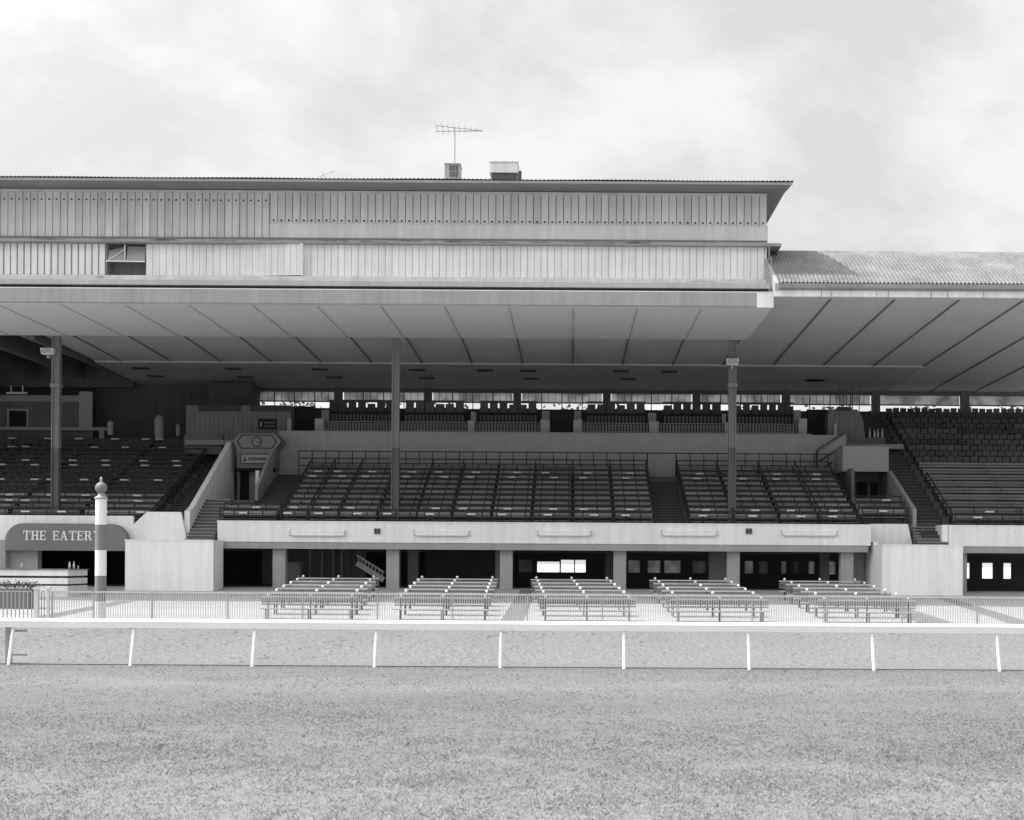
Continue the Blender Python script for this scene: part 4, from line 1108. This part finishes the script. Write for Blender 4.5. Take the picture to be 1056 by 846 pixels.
# planter with small plants before the gate
pl = thing('planter','low pale planter with three dark leafy plants behind the barred gate','planter',(-24.5,58,apron_z(58)))
zp = apron_z(58); xp0,xp1 = X(-20,58),X(31,58)
g = MB(); g.box(xp0,xp1,58,58.6,zp-.05,zp+.85); g.box(xp0-.04,xp1+.04,57.96,58.64,zp+.852,zp+.9); g.build('trough','kiosk',pl)
for p in (8,22,34):
    g = MB(); c = Vector((X(p-2,58.3),58.3,zp+.93))
    for k in range(160):
        d = Vector((random.gauss(0,.2),random.gauss(0,.16),abs(random.gauss(0,.12))))
        a = Vector((random.uniform(-1,1),random.uniform(-1,1),random.uniform(-.4,1))).normalized()*.12; b = a.cross(Vector((0,0,1))).normalized()*.035
        pnt = c+d; g.add([pnt-b,pnt+a*.5+b,pnt+a,pnt+a*.4-b],[(0,1,2,3)])
    g.build('plant','leaf',pl)

# ================================================================== TREES BEHIND THE STAND
def tree(x,y,h,label):
    t = thing('tree',label,'tree',(x,y,0),'trees behind the stand')
    g = MB(); g.tube((x,y,0),(x+.3,y,h*.45),.35,10,.22)
    for k in range(7):
        a = random.uniform(0,6.28); L_ = h*random.uniform(.2,.33); z0 = h*random.uniform(.3,.45)
        g.tube((x+.2,y,z0),(x+L_*math.cos(a),y+L_*math.sin(a),z0+h*random.uniform(.15,.35)),.13,6,.04)
    g.build('trunk','bark',t)
    g = MB(); cl = [(Vector((x+random.gauss(0,h*.17),y+random.gauss(0,h*.17),h*random.uniform(.42,.93))),random.uniform(1.0,2.1)) for _ in range(26)]
    for c,r in cl:
        for k in range(95):
            d = Vector((random.gauss(0,1),random.gauss(0,1),random.gauss(0,.8)))*r*.5; pnt = c+d
            a = Vector((random.uniform(-1,1),random.uniform(-1,1),random.uniform(-1,1))).normalized()*.45; b = a.cross(Vector((.3,.5,1))).normalized()*.2
            g.add([pnt-a*.5,pnt+b,pnt+a*.5,pnt-b],[(0,1,2,3)],0 if d.z<0 or random.random()<.4 else 1)
    g.build('crown',['leaf','leaf_light'],t)
for i,(x,y,h) in enumerate(((-52,128,19),(-38,138,21),(-24,126,18.5),(-11,142,20.5),(4,131,18.6),(17,139,19.6),(27,124,17.8),(33,136,19.4),(45,128,18.8))):
    tree(x,y,h,'broad leafy tree glimpsed through the rear windows, %s along from the left' % ORD[i])

# ================================================================== CAMERA
cam = bpy.data.cameras.new('camera'); co = bpy.data.objects.new('camera',cam); COL.objects.link(co)
cam.sensor_fit = 'HORIZONTAL'; cam.sensor_width = 36; cam.lens = 36*F/1056
cam.shift_x = -(CX-528)/1056; cam.shift_y = (HY-423)/1056
cam.clip_start = .1; cam.clip_end = 3000
co.location = (0,0,H); co.rotation_euler = Matrix.Rotation(ROLL,3,'Y').to_euler() if False else (R(90),0,0)
m3 = Matrix.Rotation(R(90),3,'X') @ Matrix.Rotation(ROLL,3,'Z')
co.rotation_euler = m3.to_euler()
scene.camera = co

# ================================================================== SKY AND SUN
sdir = Vector((-.72,-.04,1)).normalized()
el = math.asin(sdir.z); az = math.atan2(sdir.x,sdir.y)
sun = bpy.data.lights.new('sun','SUN'); sun.energy = 3.7; sun.angle = R(.8); sun.color = (1,.995,.985)
so = bpy.data.objects.new('sun',sun); COL.objects.link(so); so.rotation_euler = sdir.to_track_quat('Z','Y').to_euler(); so.location = (-40,-10,60)
w = bpy.data.worlds.new('World'); scene.world = w; w.use_nodes = True
nt = w.node_tree; N = nt.nodes; L = nt.links; N.clear()
out = N.new('ShaderNodeOutputWorld'); bg = N.new('ShaderNodeBackground'); L.new(bg.outputs[0],out.inputs[0])
sky = N.new('ShaderNodeTexSky'); sky.sky_type = 'NISHITA'; sky.sun_disc = False; sky.sun_elevation = el; sky.sun_rotation = az
bw = N.new('ShaderNodeRGBToBW'); L.new(sky.outputs[0],bw.inputs[0])
tc = N.new('ShaderNodeTexCoord'); mp = N.new('ShaderNodeMapping'); mp.inputs['Scale'].default_value = (1,1,1.5); mp.inputs['Location'].default_value = (.35,.2,.15)
L.new(tc.outputs['Generated'],mp.inputs['Vector'])
n1 = N.new('ShaderNodeTexNoise'); n1.inputs['Scale'].default_value = 5.0; n1.inputs['Detail'].default_value = 7; n1.inputs['Roughness'].default_value = .56; n1.inputs['Distortion'].default_value = .15
L.new(mp.outputs[0],n1.inputs['Vector'])
rmp = N.new('ShaderNodeValToRGB'); e = rmp.color_ramp.elements; e[0].position = .40; e[0].color = (.60,.60,.60,1); e[1].position = .57; e[1].color = (.755,.755,.755,1)
L.new(n1.outputs['Fac'],rmp.inputs['Fac'])
def mth(op,a,b):
    x = N.new('ShaderNodeMath'); x.operation = op
    for k,q in enumerate((a,b)):
        if isinstance(q,(int,float)): x.inputs[k].default_value = q
        else: L.new(q,x.inputs[k])
    return x.outputs[0]
SK = .10
cloud = mth('MULTIPLY',rmp.outputs[0],1/SK)
skyv = mth('MULTIPLY',bw.outputs[0],.9)
mixv = mth('ADD',mth('MULTIPLY',cloud,.95),mth('MULTIPLY',mth('MINIMUM',skyv,8.0),.05))
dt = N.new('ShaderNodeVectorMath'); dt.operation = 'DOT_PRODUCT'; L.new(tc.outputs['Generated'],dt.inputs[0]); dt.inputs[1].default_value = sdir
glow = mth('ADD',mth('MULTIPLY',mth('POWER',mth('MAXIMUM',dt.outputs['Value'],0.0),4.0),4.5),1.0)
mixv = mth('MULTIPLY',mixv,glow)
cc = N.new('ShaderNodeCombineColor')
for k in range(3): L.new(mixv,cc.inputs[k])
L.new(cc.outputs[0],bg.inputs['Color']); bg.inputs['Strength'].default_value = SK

scene.view_settings.view_transform = 'Standard'; scene.view_settings.look = 'None'
scene.view_settings.gamma = 1; scene.view_settings.exposure = 0.34; scene.view_settings.use_curve_mapping = False
scene.cycles.max_bounces = 8; scene.cycles.diffuse_bounces = 5
